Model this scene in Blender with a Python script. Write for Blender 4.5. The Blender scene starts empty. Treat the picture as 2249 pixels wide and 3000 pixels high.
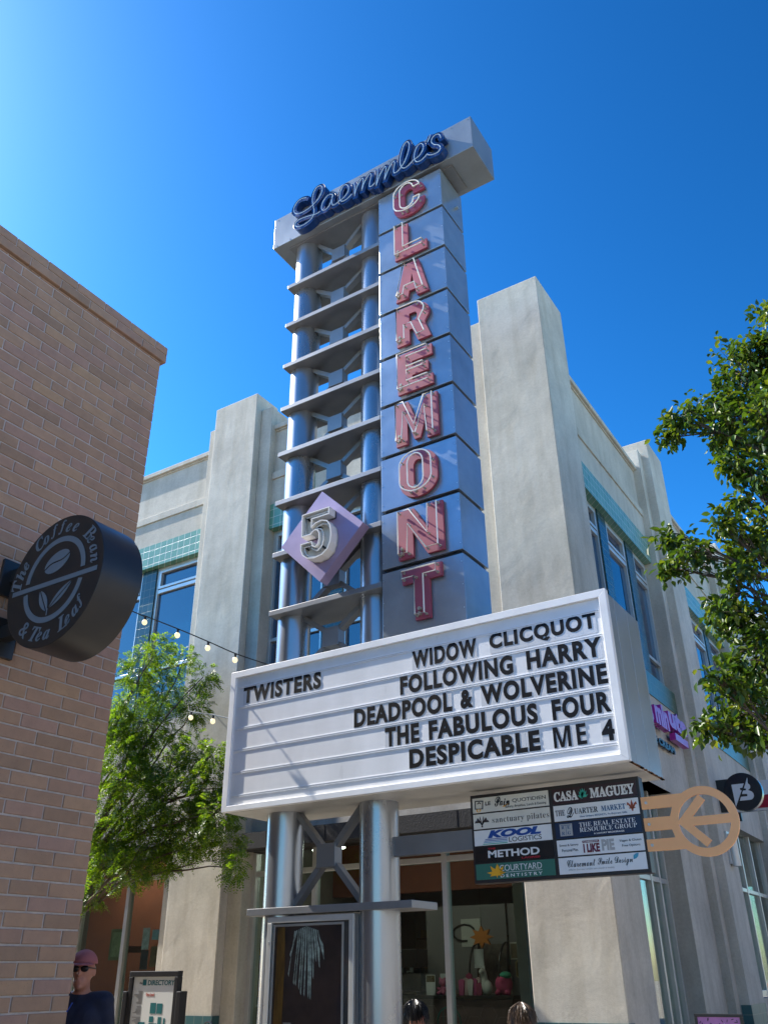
import bpy, bmesh, math, random
import numpy as np
from mathutils import Vector, Matrix

sc = bpy.context.scene
COL = sc.collection
rad = math.radians

# ------------------------------------------------------------------ camera
cd = bpy.data.cameras.new("camera")
cd.sensor_fit = 'VERTICAL'
cd.sensor_height = 36.0
cd.lens = 30.02
cd.clip_start = 0.05
cd.clip_end = 2000
cam = bpy.data.objects.new("camera", cd)
COL.objects.link(cam)
_yaw, _pit, _rol = rad(32.147), rad(28.352), rad(0.654)
_R = (Matrix.Rotation(_yaw, 3, 'Z') @ Matrix.Rotation(_pit, 3, 'X') @ Matrix.Rotation(_rol, 3, 'Y'))
_r, _f, _u = _R.col[0], _R.col[1], _R.col[2]
cam.matrix_world = Matrix(((_r.x, _u.x, -_f.x, 0), (_r.y, _u.y, -_f.y, 0), (_r.z, _u.z, -_f.z, 1.55), (0, 0, 0, 1)))
sc.camera = cam

# ------------------------------------------------------------------ light
SUN = Vector((-1.0, -0.15, 0.95)).normalized()
el = math.asin(SUN.z)
az = math.atan2(SUN.x, SUN.y)
w = bpy.data.worlds.new("World")
sc.world = w
w.use_nodes = True
nt = w.node_tree
bg = nt.nodes['Background']
sky = nt.nodes.new('ShaderNodeTexSky')
sky.sky_type = 'NISHITA'
sky.sun_disc = False
sky.sun_elevation = el
sky.sun_rotation = az
sky.altitude = 300
sky.air_density = 1.0
sky.dust_density = 0.7
sky.ozone_density = 3.0
hs = nt.nodes.new('ShaderNodeHueSaturation')
hs.inputs['Hue'].default_value = 0.481
hs.inputs['Saturation'].default_value = 1.25
nt.links.new(sky.outputs[0], hs.inputs['Color'])
vm = nt.nodes.new('ShaderNodeVectorMath')
vm.operation = 'SCALE'
vm.inputs['Scale'].default_value = 0.505
gm = nt.nodes.new('ShaderNodeGamma')
gm.inputs['Gamma'].default_value = 1.8
nt.links.new(hs.outputs[0], vm.inputs[0])
nt.links.new(vm.outputs[0], gm.inputs['Color'])
nt.links.new(gm.outputs[0], bg.inputs['Color'])
bg.inputs['Strength'].default_value = 0.14
sd = bpy.data.lights.new("sun", 'SUN')
sd.energy = 4.8
sd.angle = rad(0.53)
sd.color = (1.0, 0.94, 0.84)
so = bpy.data.objects.new("sun", sd)
COL.objects.link(so)
so.rotation_euler = SUN.to_track_quat('Z', 'Y').to_euler()
so.location = (-20, -3, 20)
sc.view_settings.view_transform = 'Standard'
sc.view_settings.look = 'None'
sc.view_settings.exposure = 1.2
sc.view_settings.gamma = 1.0
sc.cycles.max_bounces = 8
sc.cycles.transparent_max_bounces = 12
sc.cycles.caustics_reflective = False
sc.cycles.caustics_refractive = False

# ------------------------------------------------------------------ materials
MATS = {}


def hexc(h):
    c = [int(h[i:i + 2], 16) / 255 for i in (0, 2, 4)]
    return tuple(((x + .055) / 1.055) ** 2.4 if x > .04045 else x / 12.92 for x in c)


def newmat(name):
    m = bpy.data.materials.new(name)
    m.use_nodes = True
    n = m.node_tree
    return m, n, n.nodes['Principled BSDF']


def mat(name, col, rough=.5, metal=0., var=0., vscale=3., bump=0., bscale=60., bdist=.01, spec=.5,
        stretch=(1, 1, 1), col2=None, lowbump=0., lowscale=2.5, emit=0.):
    if name in MATS:
        return MATS[name]
    m, n, p = newmat(name)
    N, L = n.nodes, n.links
    p.inputs['Base Color'].default_value = (*col, 1)
    p.inputs['Roughness'].default_value = rough
    p.inputs['Metallic'].default_value = metal
    p.inputs['Specular IOR Level'].default_value = spec
    if emit:
        p.inputs['Emission Color'].default_value = (*col, 1)
        p.inputs['Emission Strength'].default_value = emit
    tc = N.new('ShaderNodeTexCoord')
    mp = N.new('ShaderNodeMapping')
    mp.inputs['Scale'].default_value = stretch
    L.new(tc.outputs['Object'], mp.inputs['Vector'])
    if var:
        nz = N.new('ShaderNodeTexNoise')
        nz.inputs['Scale'].default_value = vscale
        nz.inputs['Detail'].default_value = 6
        nz.inputs['Roughness'].default_value = .62
        L.new(mp.outputs[0], nz.inputs['Vector'])
        cr = N.new('ShaderNodeValToRGB')
        cr.color_ramp.elements[0].position = .3
        cr.color_ramp.elements[1].position = .7
        c2 = col2 or tuple(c * (1 - var) for c in col)
        c1 = tuple(min(1, c * (1 + var * .5)) for c in col) if not col2 else col
        cr.color_ramp.elements[0].color = (*c2, 1)
        cr.color_ramp.elements[1].color = (*c1, 1)
        L.new(nz.outputs['Fac'], cr.inputs[0])
        L.new(cr.outputs[0], p.inputs['Base Color'])
        rr = N.new('ShaderNodeMapRange')
        rr.inputs['To Min'].default_value = max(.02, rough - .08)
        rr.inputs['To Max'].default_value = min(1, rough + .08)
        L.new(nz.outputs['Fac'], rr.inputs['Value'])
        L.new(rr.outputs[0], p.inputs['Roughness'])
    last = None
    for st, scl, ds in ((lowbump, lowscale, .05), (bump, bscale, bdist)):
        if st:
            nb = N.new('ShaderNodeTexNoise')
            nb.inputs['Scale'].default_value = scl
            nb.inputs['Detail'].default_value = 4
            L.new(tc.outputs['Object'], nb.inputs['Vector'])
            b = N.new('ShaderNodeBump')
            b.inputs['Strength'].default_value = st
            b.inputs['Distance'].default_value = ds
            L.new(nb.outputs['Fac'], b.inputs['Height'])
            if last:
                L.new(last, b.inputs['Normal'])
            last = b.outputs[0]
    if last:
        L.new(last, p.inputs['Normal'])
    MATS[name] = m
    return m


def stucco(name, col, lowb=.08):
    m, n, p = newmat(name)
    N, L = n.nodes, n.links
    tc = N.new('ShaderNodeTexCoord')
    p.inputs['Roughness'].default_value = .88
    p.inputs['Specular IOR Level'].default_value = .25
    nz = N.new('ShaderNodeTexNoise'); nz.inputs['Scale'].default_value = 1.1; nz.inputs['Detail'].default_value = 9; nz.inputs['Roughness'].default_value = .65
    L.new(tc.outputs['Object'], nz.inputs['Vector'])
    mp = N.new('ShaderNodeMapping'); mp.inputs['Scale'].default_value = (4, 4, .5)
    L.new(tc.outputs['Object'], mp.inputs['Vector'])
    ns = N.new('ShaderNodeTexNoise'); ns.inputs['Scale'].default_value = 1.6; ns.inputs['Detail'].default_value = 5
    L.new(mp.outputs[0], ns.inputs['Vector'])
    cr = N.new('ShaderNodeValToRGB')
    cr.color_ramp.elements[0].position = .28; cr.color_ramp.elements[1].position = .68
    cr.color_ramp.elements[0].color = (*[c * .74 for c in col], 1)
    cr.color_ramp.elements[1].color = (*[min(.9, c * 1.08) for c in col], 1)
    L.new(nz.outputs['Fac'], cr.inputs[0])
    c2 = N.new('ShaderNodeValToRGB')
    c2.color_ramp.elements[0].position = .32; c2.color_ramp.elements[1].position = .55
    c2.color_ramp.elements[0].color = (.80, .78, .74, 1); c2.color_ramp.elements[1].color = (1, 1, 1, 1)
    L.new(ns.outputs['Fac'], c2.inputs[0])
    mx = N.new('ShaderNodeMixRGB'); mx.blend_type = 'MULTIPLY'; mx.inputs[0].default_value = .6
    L.new(cr.outputs[0], mx.inputs[1]); L.new(c2.outputs[0], mx.inputs[2])
    gr = N.new('ShaderNodeTexNoise'); gr.inputs['Scale'].default_value = 28; gr.inputs['Detail'].default_value = 8; gr.inputs['Roughness'].default_value = .75
    L.new(tc.outputs['Object'], gr.inputs['Vector'])
    c4 = N.new('ShaderNodeValToRGB'); c4.color_ramp.elements[0].position = .30; c4.color_ramp.elements[1].position = .62
    c4.color_ramp.elements[0].color = (.80, .79, .77, 1); c4.color_ramp.elements[1].color = (1, 1, 1, 1)
    L.new(gr.outputs['Fac'], c4.inputs[0])
    m4 = N.new('ShaderNodeMixRGB'); m4.blend_type = 'MULTIPLY'; m4.inputs[0].default_value = .8
    L.new(mx.outputs[0], m4.inputs[1]); L.new(c4.outputs[0], m4.inputs[2])
    L.new(m4.outputs[0], p.inputs['Base Color'])
    lo = N.new('ShaderNodeTexNoise'); lo.inputs['Scale'].default_value = 2.2; lo.inputs['Detail'].default_value = 4; lo.inputs['Distortion'].default_value = .6
    L.new(tc.outputs['Object'], lo.inputs['Vector'])
    b1 = N.new('ShaderNodeBump'); b1.inputs['Strength'].default_value = lowb; b1.inputs['Distance'].default_value = .06
    L.new(lo.outputs['Fac'], b1.inputs['Height'])
    fi = N.new('ShaderNodeTexNoise'); fi.inputs['Scale'].default_value = 90; fi.inputs['Detail'].default_value = 3
    L.new(tc.outputs['Object'], fi.inputs['Vector'])
    b2 = N.new('ShaderNodeBump'); b2.inputs['Strength'].default_value = .25; b2.inputs['Distance'].default_value = .006
    L.new(fi.outputs['Fac'], b2.inputs['Height']); L.new(b1.outputs[0], b2.inputs['Normal'])
    L.new(b2.outputs[0], p.inputs['Normal'])
    MATS[name] = m
    return m


def tilemat(name, col, col2, grout, size=.155, axes='XZ', rough=.25):
    """glazed square tiles; the brick node runs over two object axes"""
    m, n, p = newmat(name)
    N, L = n.nodes, n.links
    tc = N.new('ShaderNodeTexCoord')
    sp = N.new('ShaderNodeSeparateXYZ'); cb = N.new('ShaderNodeCombineXYZ')
    L.new(tc.outputs['Object'], sp.inputs[0])
    if axes == 'XZ':
        ad = N.new('ShaderNodeMath'); ad.operation = 'ADD'
        L.new(sp.outputs['X'], ad.inputs[0]); L.new(sp.outputs['Y'], ad.inputs[1])
        L.new(ad.outputs[0], cb.inputs[0]); L.new(sp.outputs['Z'], cb.inputs[1])
    br = N.new('ShaderNodeTexBrick')
    br.offset = 0.; br.squash = 1.
    br.inputs['Color1'].default_value = (*col, 1); br.inputs['Color2'].default_value = (*col2, 1)
    br.inputs['Mortar'].default_value = (*grout, 1)
    br.inputs['Scale'].default_value = 1.0
    br.inputs['Brick Width'].default_value = size; br.inputs['Row Height'].default_value = size
    br.inputs['Mortar Size'].default_value = .006; br.inputs['Mortar Smooth'].default_value = .2
    L.new(cb.outputs[0], br.inputs['Vector'])
    L.new(br.outputs['Color'], p.inputs['Base Color'])
    p.inputs['Roughness'].default_value = rough
    b = N.new('ShaderNodeBump'); b.inputs['Strength'].default_value = .5; b.inputs['Distance'].default_value = .004; b.invert = True
    L.new(br.outputs['Fac'], b.inputs['Height']); L.new(b.outputs[0], p.inputs['Normal'])
    MATS[name] = m
    return m


def brickmat():
    m, n, p = newmat('brick')
    N, L = n.nodes, n.links
    ge = N.new('ShaderNodeNewGeometry')
    cr = N.new('ShaderNodeValToRGB')
    e = cr.color_ramp.elements
    e[0].color = (*hexc('a0836c'), 1); e[1].color = (*hexc('b79676'), 1)
    for pos, h in ((.25, 'b5947a'), (.5, 'a98971'), (.75, 'ae8d7d')):
        x = e.new(pos); x.color = (*hexc(h), 1)
    L.new(ge.outputs['Random Per Island'], cr.inputs[0])
    tc = N.new('ShaderNodeTexCoord')
    nz = N.new('ShaderNodeTexNoise'); nz.inputs['Scale'].default_value = 9; nz.inputs['Detail'].default_value = 8; nz.inputs['Roughness'].default_value = .7
    L.new(tc.outputs['Object'], nz.inputs['Vector'])
    c2 = N.new('ShaderNodeValToRGB'); c2.color_ramp.elements[0].position = .3; c2.color_ramp.elements[1].position = .7
    c2.color_ramp.elements[0].color = (.72, .70, .70, 1); c2.color_ramp.elements[1].color = (1.08, 1.05, 1.0, 1)
    L.new(nz.outputs['Fac'], c2.inputs[0])
    mx = N.new('ShaderNodeMixRGB'); mx.blend_type = 'MULTIPLY'; mx.inputs[0].default_value = .6
    L.new(cr.outputs[0], mx.inputs[1]); L.new(c2.outputs[0], mx.inputs[2])
    vo = N.new('ShaderNodeTexVoronoi'); vo.inputs['Scale'].default_value = 55
    L.new(tc.outputs['Object'], vo.inputs['Vector'])
    c3 = N.new('ShaderNodeValToRGB'); c3.color_ramp.elements[0].position = .06; c3.color_ramp.elements[1].position = .14
    c3.color_ramp.elements[0].color = (.25, .22, .2, 1); c3.color_ramp.elements[1].color = (1, 1, 1, 1)
    L.new(vo.outputs['Distance'], c3.inputs[0])
    m2 = N.new('ShaderNodeMixRGB'); m2.blend_type = 'MULTIPLY'; m2.inputs[0].default_value = .7
    L.new(mx.outputs[0], m2.inputs[1]); L.new(c3.outputs[0], m2.inputs[2])
    L.new(m2.outputs[0], p.inputs['Base Color'])
    p.inputs['Roughness'].default_value = .85
    fi = N.new('ShaderNodeTexNoise'); fi.inputs['Scale'].default_value = 160; fi.inputs['Detail'].default_value = 3
    L.new(tc.outputs['Object'], fi.inputs['Vector'])
    b = N.new('ShaderNodeBump'); b.inputs['Strength'].default_value = .5; b.inputs['Distance'].default_value = .004
    L.new(fi.outputs['Fac'], b.inputs['Height']); L.new(b.outputs[0], p.inputs['Normal'])
    MATS['brick'] = m
    return m


def glassmat(name, ior=1.5, tint=(.75, .85, .82)):
    m, n, p = newmat(name)
    N, L = n.nodes, n.links
    n.nodes.remove(p)
    out = N['Material Output']
    lw = N.new('ShaderNodeLayerWeight'); lw.inputs['Blend'].default_value = .5
    pw = N.new('ShaderNodeMath'); pw.operation = 'POWER'; pw.inputs[1].default_value = 4.0
    L.new(lw.outputs['Facing'], pw.inputs[0])
    fr = N.new('ShaderNodeMapRange')
    fr.inputs['To Min'].default_value = ((ior - 1) / (ior + 1)) ** 2
    L.new(pw.outputs[0], fr.inputs['Value'])
    tr = N.new('ShaderNodeBsdfTransparent'); tr.inputs[0].default_value = (*tint, 1)
    gl = N.new('ShaderNodeBsdfGlossy'); gl.inputs['Roughness'].default_value = .005
    mx = N.new('ShaderNodeMixShader')
    L.new(fr.outputs[0], mx.inputs[0]); L.new(tr.outputs[0], mx.inputs[1]); L.new(gl.outputs[0], mx.inputs[2])
    L.new(mx.outputs[0], out.inputs['Surface'])
    MATS[name] = m
    return m


def leafmat(name, stops, trans=.4):
    m, n, p = newmat(name)
    N, L = n.nodes, n.links
    n.nodes.remove(p)
    out = N['Material Output']
    ge = N.new('ShaderNodeNewGeometry')
    cr = N.new('ShaderNodeValToRGB')
    e = cr.color_ramp.elements
    e[0].color = (*stops[0], 1); e[1].color = (*stops[-1], 1)
    for i, s in enumerate(stops[1:-1]):
        x = e.new((i + 1) / (len(stops) - 1)); x.color = (*s, 1)
    L.new(ge.outputs['Random Per Island'], cr.inputs[0])
    df = N.new('ShaderNodeBsdfDiffuse'); tl = N.new('ShaderNodeBsdfTranslucent'); gl = N.new('ShaderNodeBsdfGlossy')
    gl.inputs['Roughness'].default_value = .38
    gm = N.new('ShaderNodeMixRGB'); gm.blend_type = 'MULTIPLY'; gm.inputs[0].default_value = 1; gm.inputs[2].default_value = (1.9, 1.8, .5, 1)
    L.new(cr.outputs[0], df.inputs[0]); L.new(cr.outputs[0], gm.inputs[1]); L.new(gm.outputs[0], tl.inputs[0])
    m1 = N.new('ShaderNodeMixShader'); m1.inputs[0].default_value = trans
    L.new(df.outputs[0], m1.inputs[1]); L.new(tl.outputs[0], m1.inputs[2])
    m2 = N.new('ShaderNodeMixShader'); m2.inputs[0].default_value = .035
    L.new(m1.outputs[0], m2.inputs[1]); L.new(gl.outputs[0], m2.inputs[2])
    L.new(m2.outputs[0], out.inputs['Surface'])
    MATS[name] = m
    return m


STUC = stucco('stucco', (.57, .53, .455))
STUC2 = stucco('stucco_pier', (.60, .56, .485), .14)
BRICK = brickmat()
MORT = mat('mortar', (.53, .48, .45), .9, var=.25, vscale=12, bump=.4, bscale=120)
TILE = tilemat('green_tile', (.16, .33, .24), (.11, .27, .19), (.5, .52, .45))
TILED = tilemat('dark_teal_tile', (.03, .11, .12), (.02, .08, .09), (.12, .17, .16), .155, rough=.45)
TILES = tilemat('sill_tile', (.055, .11, .06), (.04, .085, .045), (.13, .16, .11), .155, rough=.3)
TILEP = tilemat('teal_tile', (.025, .07, .075), (.018, .05, .058), (.10, .13, .12), .155, rough=.2)
METAL = mat('silver_paint', (.24, .245, .255), .40, .5, var=.14, vscale=2.5, bump=.05, bscale=200)
COLM = mat('column_paint', (.36, .38, .41), .28, .8, var=.16, vscale=1.6, stretch=(1, 1, .35))
BOXM = mat('letter_box_paint', (.35, .41, .47), .22, .55, var=.22, vscale=1.6, lowbump=.10, lowscale=1.6)
BEAMM = mat('beam_paint', (.28, .305, .325), .34, .5, var=.18, vscale=2.2, stretch=(1, 1, .5))
WHITEM = mat('white_enamel', (.86, .86, .86), .4, 0, var=.1, vscale=3)
PANELW = mat('white_acrylic', (.88, .88, .89), .3, 0, var=.10, vscale=2.2, col2=(.74, .74, .74), stretch=(1, 1, .5), lowbump=.05, lowscale=1.2)
SIDEM = mat('grey_panel', (.34, .375, .39), .35, .4, var=.12, vscale=2)
SOFFIT = mat('soffit_metal', (.62, .61, .58), .45, .3, var=.25, vscale=1.5)
RUST = mat('rust_streak', (.22, .09, .03), .85, 0, var=.5, vscale=20)
ALU = mat('aluminium_frame', (.56, .56, .54), .38, .5, var=.08, vscale=4)
BLACKM = mat('black_paint', (.012, .012, .014), .35)
DARKB = mat('dark_bronze', (.022, .024, .028), .36, .2, var=.3, vscale=2.5, col2=(.035, .033, .03))
NAVYL = mat('navy_letter', (.004, .02, .09), .3, var=.2, vscale=4)
BLUEL = mat('blue_return', (.005, .034, .15), .3)
ROSE = mat('rose_letter', (.33, .062, .095), .5, var=.15, vscale=4)
NEON = mat('unlit_neon_tube', (.80, .74, .64), .08, 0, spec=1.0)
NEONB = mat('unlit_blue_tube', (.34, .45, .56), .12, 0, spec=1.0)
LAV = mat('lavender_paint', (.33, .26, .42), .35, .2, var=.1, vscale=3)
LETB = mat('black_letter', (.006, .006, .008), .4, var=.3, vscale=30, spec=.2)
CLEAR = mat('track_plastic', (.80, .82, .86), .12, spec=.8)
WINBLUE = mat('dark_window_glass', (.003, .035, .085), .015, 0, spec=1.0)
WINBLUE.node_tree.nodes['Principled BSDF'].inputs['IOR'].default_value = 1.65
GLASS = glassmat('shop_glass', 1.55)
ORANGE = mat('orange_enamel', (1.0, .48, .20), .45, var=.06, vscale=3)
GROUND = mat('paving_concrete', (.42, .37, .30), .85, var=.2, vscale=.8, bump=.2, bscale=40)
BARK = mat('bark', (.10, .075, .055), .9, var=.4, vscale=12, bump=.6, bscale=30, stretch=(1, 1, .3))
WIRE = mat('black_cable', (.01, .01, .01), .5)
SKIN1 = mat('sunburnt_skin', (.44, .20, .14), .5, var=.12, vscale=20)
SKIN2 = mat('brown_skin', (.17, .075, .05), .45, var=.12, vscale=20)
HAIRB = mat('black_hair', (.008, .007, .008), .35, var=.3, vscale=60, stretch=(4, 4, .4))
HAIRN = mat('brown_hair', (.045, .025, .014), .4, var=.6, vscale=30, stretch=(4, 4, .4), col2=(.13, .08, .045))
NAVY = mat('navy_cloth', (.012, .018, .045), .85, var=.3, vscale=14, bump=.3, bscale=90)
BLKC = mat('black_cloth', (.012, .012, .013), .85, bump=.3, bscale=90)
PINKCAP = mat('faded_red_cap', (.34, .12, .13), .85, bump=.3, bscale=120)
DENIM = mat('denim', (.04, .06, .11), .85, bump=.3, bscale=120)


# ------------------------------------------------------------------ mesh kit
class Fr:
    """a plane frame: u right, v up, n towards the viewer"""
    def __init__(s, o, u, v):
        s.o, s.u, s.v = Vector(o), Vector(u), Vector(v)
        s.n = s.u.cross(s.v)

    def __call__(s, a, b, c=0.):
        return s.o + s.u * a + s.v * b + s.n * c


def FY(y):
    return Fr((0, y, 0), (1, 0, 0), (0, 0, 1))


def FX(x):
    return Fr((x, 0, 0), (0, 1, 0), (0, 0, 1))


class MB:
    def __init__(s):
        s.v, s.f = [], []

    def add(s, vs, fs):
        o = len(s.v)
        s.v += [tuple(x) for x in vs]
        s.f += [tuple(i + o for i in f) for f in fs]
        return s

    def box(s, x0, x1, y0, y1, z0, z1):
        vs = [(x, y, z) for z in (z0, z1) for y in (y0, y1) for x in (x0, x1)]
        return s.add(vs, [(0, 2, 3, 1), (4, 5, 7, 6), (0, 1, 5, 4), (2, 6, 7, 3), (0, 4, 6, 2), (1, 3, 7, 5)])

    def pbox(s, fr, u0, u1, v0, v1, w0, w1):
        vs = [fr(u, v, w_) for w_ in (w0, w1) for v in (v0, v1) for u in (u0, u1)]
        return s.add(vs, [(0, 2, 3, 1), (4, 5, 7, 6), (0, 1, 5, 4), (2, 6, 7, 3), (0, 4, 6, 2), (1, 3, 7, 5)])

    def bar(s, p0, p1, wd, dp, up=(0, -1, 0)):
        """flat bar: width wd in plane, depth dp along up"""
        p0, p1, up = Vector(p0), Vector(p1), Vector(up).normalized()
        d = (p1 - p0).normalized()
        sd_ = d.cross(up).normalized() * wd / 2
        u_ = up * dp / 2
        vs = []
        for p in (p0, p1):
            vs += [p - sd_ - u_, p + sd_ - u_, p + sd_ + u_, p - sd_ + u_]
        return s.add(vs, [(3, 2, 1, 0), (4, 5, 6, 7), (0, 1, 5, 4), (1, 2, 6, 5), (2, 3, 7, 6), (3, 0, 4, 7)])

    def tube(s, pts, r, n=8, closed=False, caps=True):
        pts = [Vector(p) for p in pts]
        m = len(pts)
        rs = r if isinstance(r, (list, tuple)) else [r] * m
        vs, fs = [], []
        ref = None
        for i, p in enumerate(pts):
            if closed:
                d = pts[(i + 1) % m] - pts[i - 1]
            else:
                d = pts[min(i + 1, m - 1)] - pts[max(i - 1, 0)]
            d.normalize()
            if ref is None or abs(ref.dot(d)) > .95:
                ref = Vector((0, 0, 1)) if abs(d.z) < .9 else Vector((1, 0, 0))
            a = (ref - d * ref.dot(d)).normalized()
            ref = a
            b = d.cross(a)
            for k in range(n):
                t = 2 * math.pi * k / n
                vs.append(p + (a * math.cos(t) + b * math.sin(t)) * rs[i])
        for i in range(m if closed else m - 1):
            j = (i + 1) % m
            for k in range(n):
                k2 = (k + 1) % n
                fs.append((i * n + k, i * n + k2, j * n + k2, j * n + k))
        if caps and not closed:
            fs.append(tuple(range(n - 1, -1, -1)))
            fs.append(tuple((m - 1) * n + k for k in range(n)))
        return s.add(vs, fs)

    def cyl(s, p0, p1, r, n=24):
        return s.tube([p0, p1], r, n)

    def ell(s, c, r, nu=14, nv=9, rot=None):
        c = Vector(c)
        vs, fs = [], []
        for j in range(nv + 1):
            ph = math.pi * j / nv
            for i in range(nu):
                th = 2 * math.pi * i / nu
                q = Vector((r[0] * math.sin(ph) * math.cos(th), r[1] * math.sin(ph) * math.sin(th), r[2] * math.cos(ph)))
                if rot is not None:
                    q = rot @ q
                vs.append(c + q)
        for j in range(nv):
            for i in range(nu):
                i2 = (i + 1) % nu
                fs.append((j * nu + i, (j + 1) * nu + i, (j + 1) * nu + i2, j * nu + i2))
        return s.add(vs, fs)

    def caps(s, p0, r0, p1, r1, n=14):
        """tapered capsule"""
        p0, p1 = Vector(p0), Vector(p1)
        d = (p1 - p0).normalized()
        pts, rs = [], []
        for k in range(5):
            t = math.pi / 2 * (k / 4)
            pts.append(p0 - d * r0 * math.cos(t)); rs.append(max(.001, r0 * math.sin(t)))
        for k in range(5):
            t = math.pi / 2 * (k / 4)
            pts.append(p1 + d * r1 * math.sin(t)); rs.append(max(.001, r1 * math.cos(t)))
        return s.tube(pts, rs, n)

    def mesh2d(s, fr, me, w0, su=1, sv=1, du=0, dv=0, fn=None):
        vs = []
        for v in me.vertices:
            a, b = v.co.x * su + du, v.co.y * sv + dv
            if fn:
                a, b = fn(a, b)
            vs.append(fr(a, b, w0 + v.co.z))
        return s.add(vs, [tuple(p.vertices) for p in me.polygons])

    def shape(s, fr, contours, w0=0., depth=.004):
        """filled 2-D outline (with holes) standing from w0 to w0+depth"""
        cu = bpy.data.curves.new('tmp', 'CURVE')
        cu.dimensions = '2D'
        cu.fill_mode = 'BOTH'
        cu.extrude = depth / 2
        for c in contours:
            sp = cu.splines.new('POLY')
            sp.points.add(len(c) - 1)
            for q, pt in zip(sp.points, c):
                q.co = (pt[0], pt[1], 0, 1)
            sp.use_cyclic_u = True
        ob = bpy.data.objects.new('tmp', cu)
        me = bpy.data.meshes.new_from_object(ob)
        s.mesh2d(fr, me, w0 + depth / 2)
        bpy.data.objects.remove(ob); bpy.data.curves.remove(cu); bpy.data.meshes.remove(me)
        return s

    def text(s, fr, body, rect, w0=0., depth=.003, off=0., shear=0., fn=None, space=1.):
        """lettering whose inked box fills rect = (u0, v0, u1, v1); None for u1 keeps the proportions"""
        cu = bpy.data.curves.new('tmp', 'FONT')
        cu.body = body
        cu.size = 1
        cu.extrude = depth / 2
        cu.offset = off
        cu.shear = shear
        cu.space_character = space
        cu.resolution_u = 4
        ob = bpy.data.objects.new('tmp', cu)
        me = bpy.data.meshes.new_from_object(ob)
        xs = [v.co.x for v in me.vertices]; ys = [v.co.y for v in me.vertices]
        if xs:
            a0, a1, b0, b1 = min(xs), max(xs), min(ys), max(ys)
            u0, v0, u1, v1 = rect
            sv = (v1 - v0) / (b1 - b0)
            su = sv if u1 is None else (u1 - u0) / (a1 - a0)
            s.mesh2d(fr, me, w0 + depth / 2, su, sv, u0 - a0 * su, v0 - b0 * sv, fn)
        bpy.data.objects.remove(ob); bpy.data.curves.remove(cu); bpy.data.meshes.remove(me)
        return s

    def build(s, name, m, parent=None, smooth=False, bevel=0., seg=2):
        org = Vector(ORG.get(parent.name, (0, 0, 0))) if parent else Vector((0, 0, 0))
        me = bpy.data.meshes.new(name)
        me.from_pydata([tuple(Vector(v) - org) for v in s.v], [], s.f)
        me.update()
        if smooth:
            me.polygons.foreach_set('use_smooth', [True] * len(me.polygons))
            try:
                me.set_sharp_from_angle(angle=rad(40))
            except Exception:
                pass
        o = bpy.data.objects.new(name, me)
        COL.objects.link(o)
        o.data.materials.append(m)
        if parent:
            o.parent = parent
            ORG[o.name] = org
        if bevel:
            b = o.modifiers.new('bevel', 'BEVEL')
            b.width = bevel; b.segments = seg; b.limit_method = 'ANGLE'; b.angle_limit = rad(50)
            b.harden_normals = False
        return o


ORG = {}


def thing(name, label, cat, loc, group=None):
    o = bpy.data.objects.new(name, None)
    COL.objects.link(o)
    o.location = loc
    o.empty_display_size = .2
    ORG[o.name] = Vector(loc)
    o['label'] = label; o['category'] = cat
    if group:
        o['group'] = group
    return o


def tag(o, label, cat, group=None):
    o['label'] = label; o['category'] = cat
    if group:
        o['group'] = group
    return o


def arc(cx, cy, rx, ry, a0, a1, n=10):
    return [(cx + rx * math.cos(rad(a0 + (a1 - a0) * i / n)), cy + ry * math.sin(rad(a0 + (a1 - a0) * i / n))) for i in range(n + 1)]


def spline(pts, k=6):
    """Catmull-Rom through pts"""
    P = [Vector((*p, 0)) if len(p) == 2 else Vector(p) for p in pts]
    P = [P[0] * 2 - P[1]] + P + [P[-1] * 2 - P[-2]]
    out = []
    for i in range(1, len(P) - 2):
        for j in range(k):
            t = j / k
            a, b, c, d = P[i - 1], P[i], P[i + 1], P[i + 2]
            out.append(.5 * ((2 * b) + (c - a) * t + (2 * a - 5 * b + 4 * c - d) * t * t + (3 * b - a - 3 * c + d) * t ** 3))
    out.append(P[-2])
    return out


def inset(poly, d):
    """offset a closed polygon inwards (anticlockwise) by d"""
    area = sum(poly[i - 1][0] * poly[i][1] - poly[i][0] * poly[i - 1][1] for i in range(len(poly)))
    sg = 1 if area > 0 else -1
    out = []
    n = len(poly)
    for i in range(n):
        p0, p1, p2 = Vector(poly[i - 1]), Vector(poly[i]), Vector(poly[(i + 1) % n])
        e1 = (p1 - p0); e2 = (p2 - p1)
        if e1.length < 1e-5 or e2.length < 1e-5:
            continue
        e1.normalize(); e2.normalize()
        n1 = Vector((-e1.y, e1.x)) * sg; n2 = Vector((-e2.y, e2.x)) * sg
        b = n1 + n2
        if b.length < 1e-4:
            b = n1
        b.normalize()
        k = d / max(.45, b.dot(n1))
        out.append((p1.x + b.x * k, p1.y + b.y * k))
    return out


# ------------------------------------------------------------------ setting
g = MB().box(-150, 150, -150, 150, -.3, 0).build('ground', GROUND)
g['kind'] = 'structure'

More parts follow.
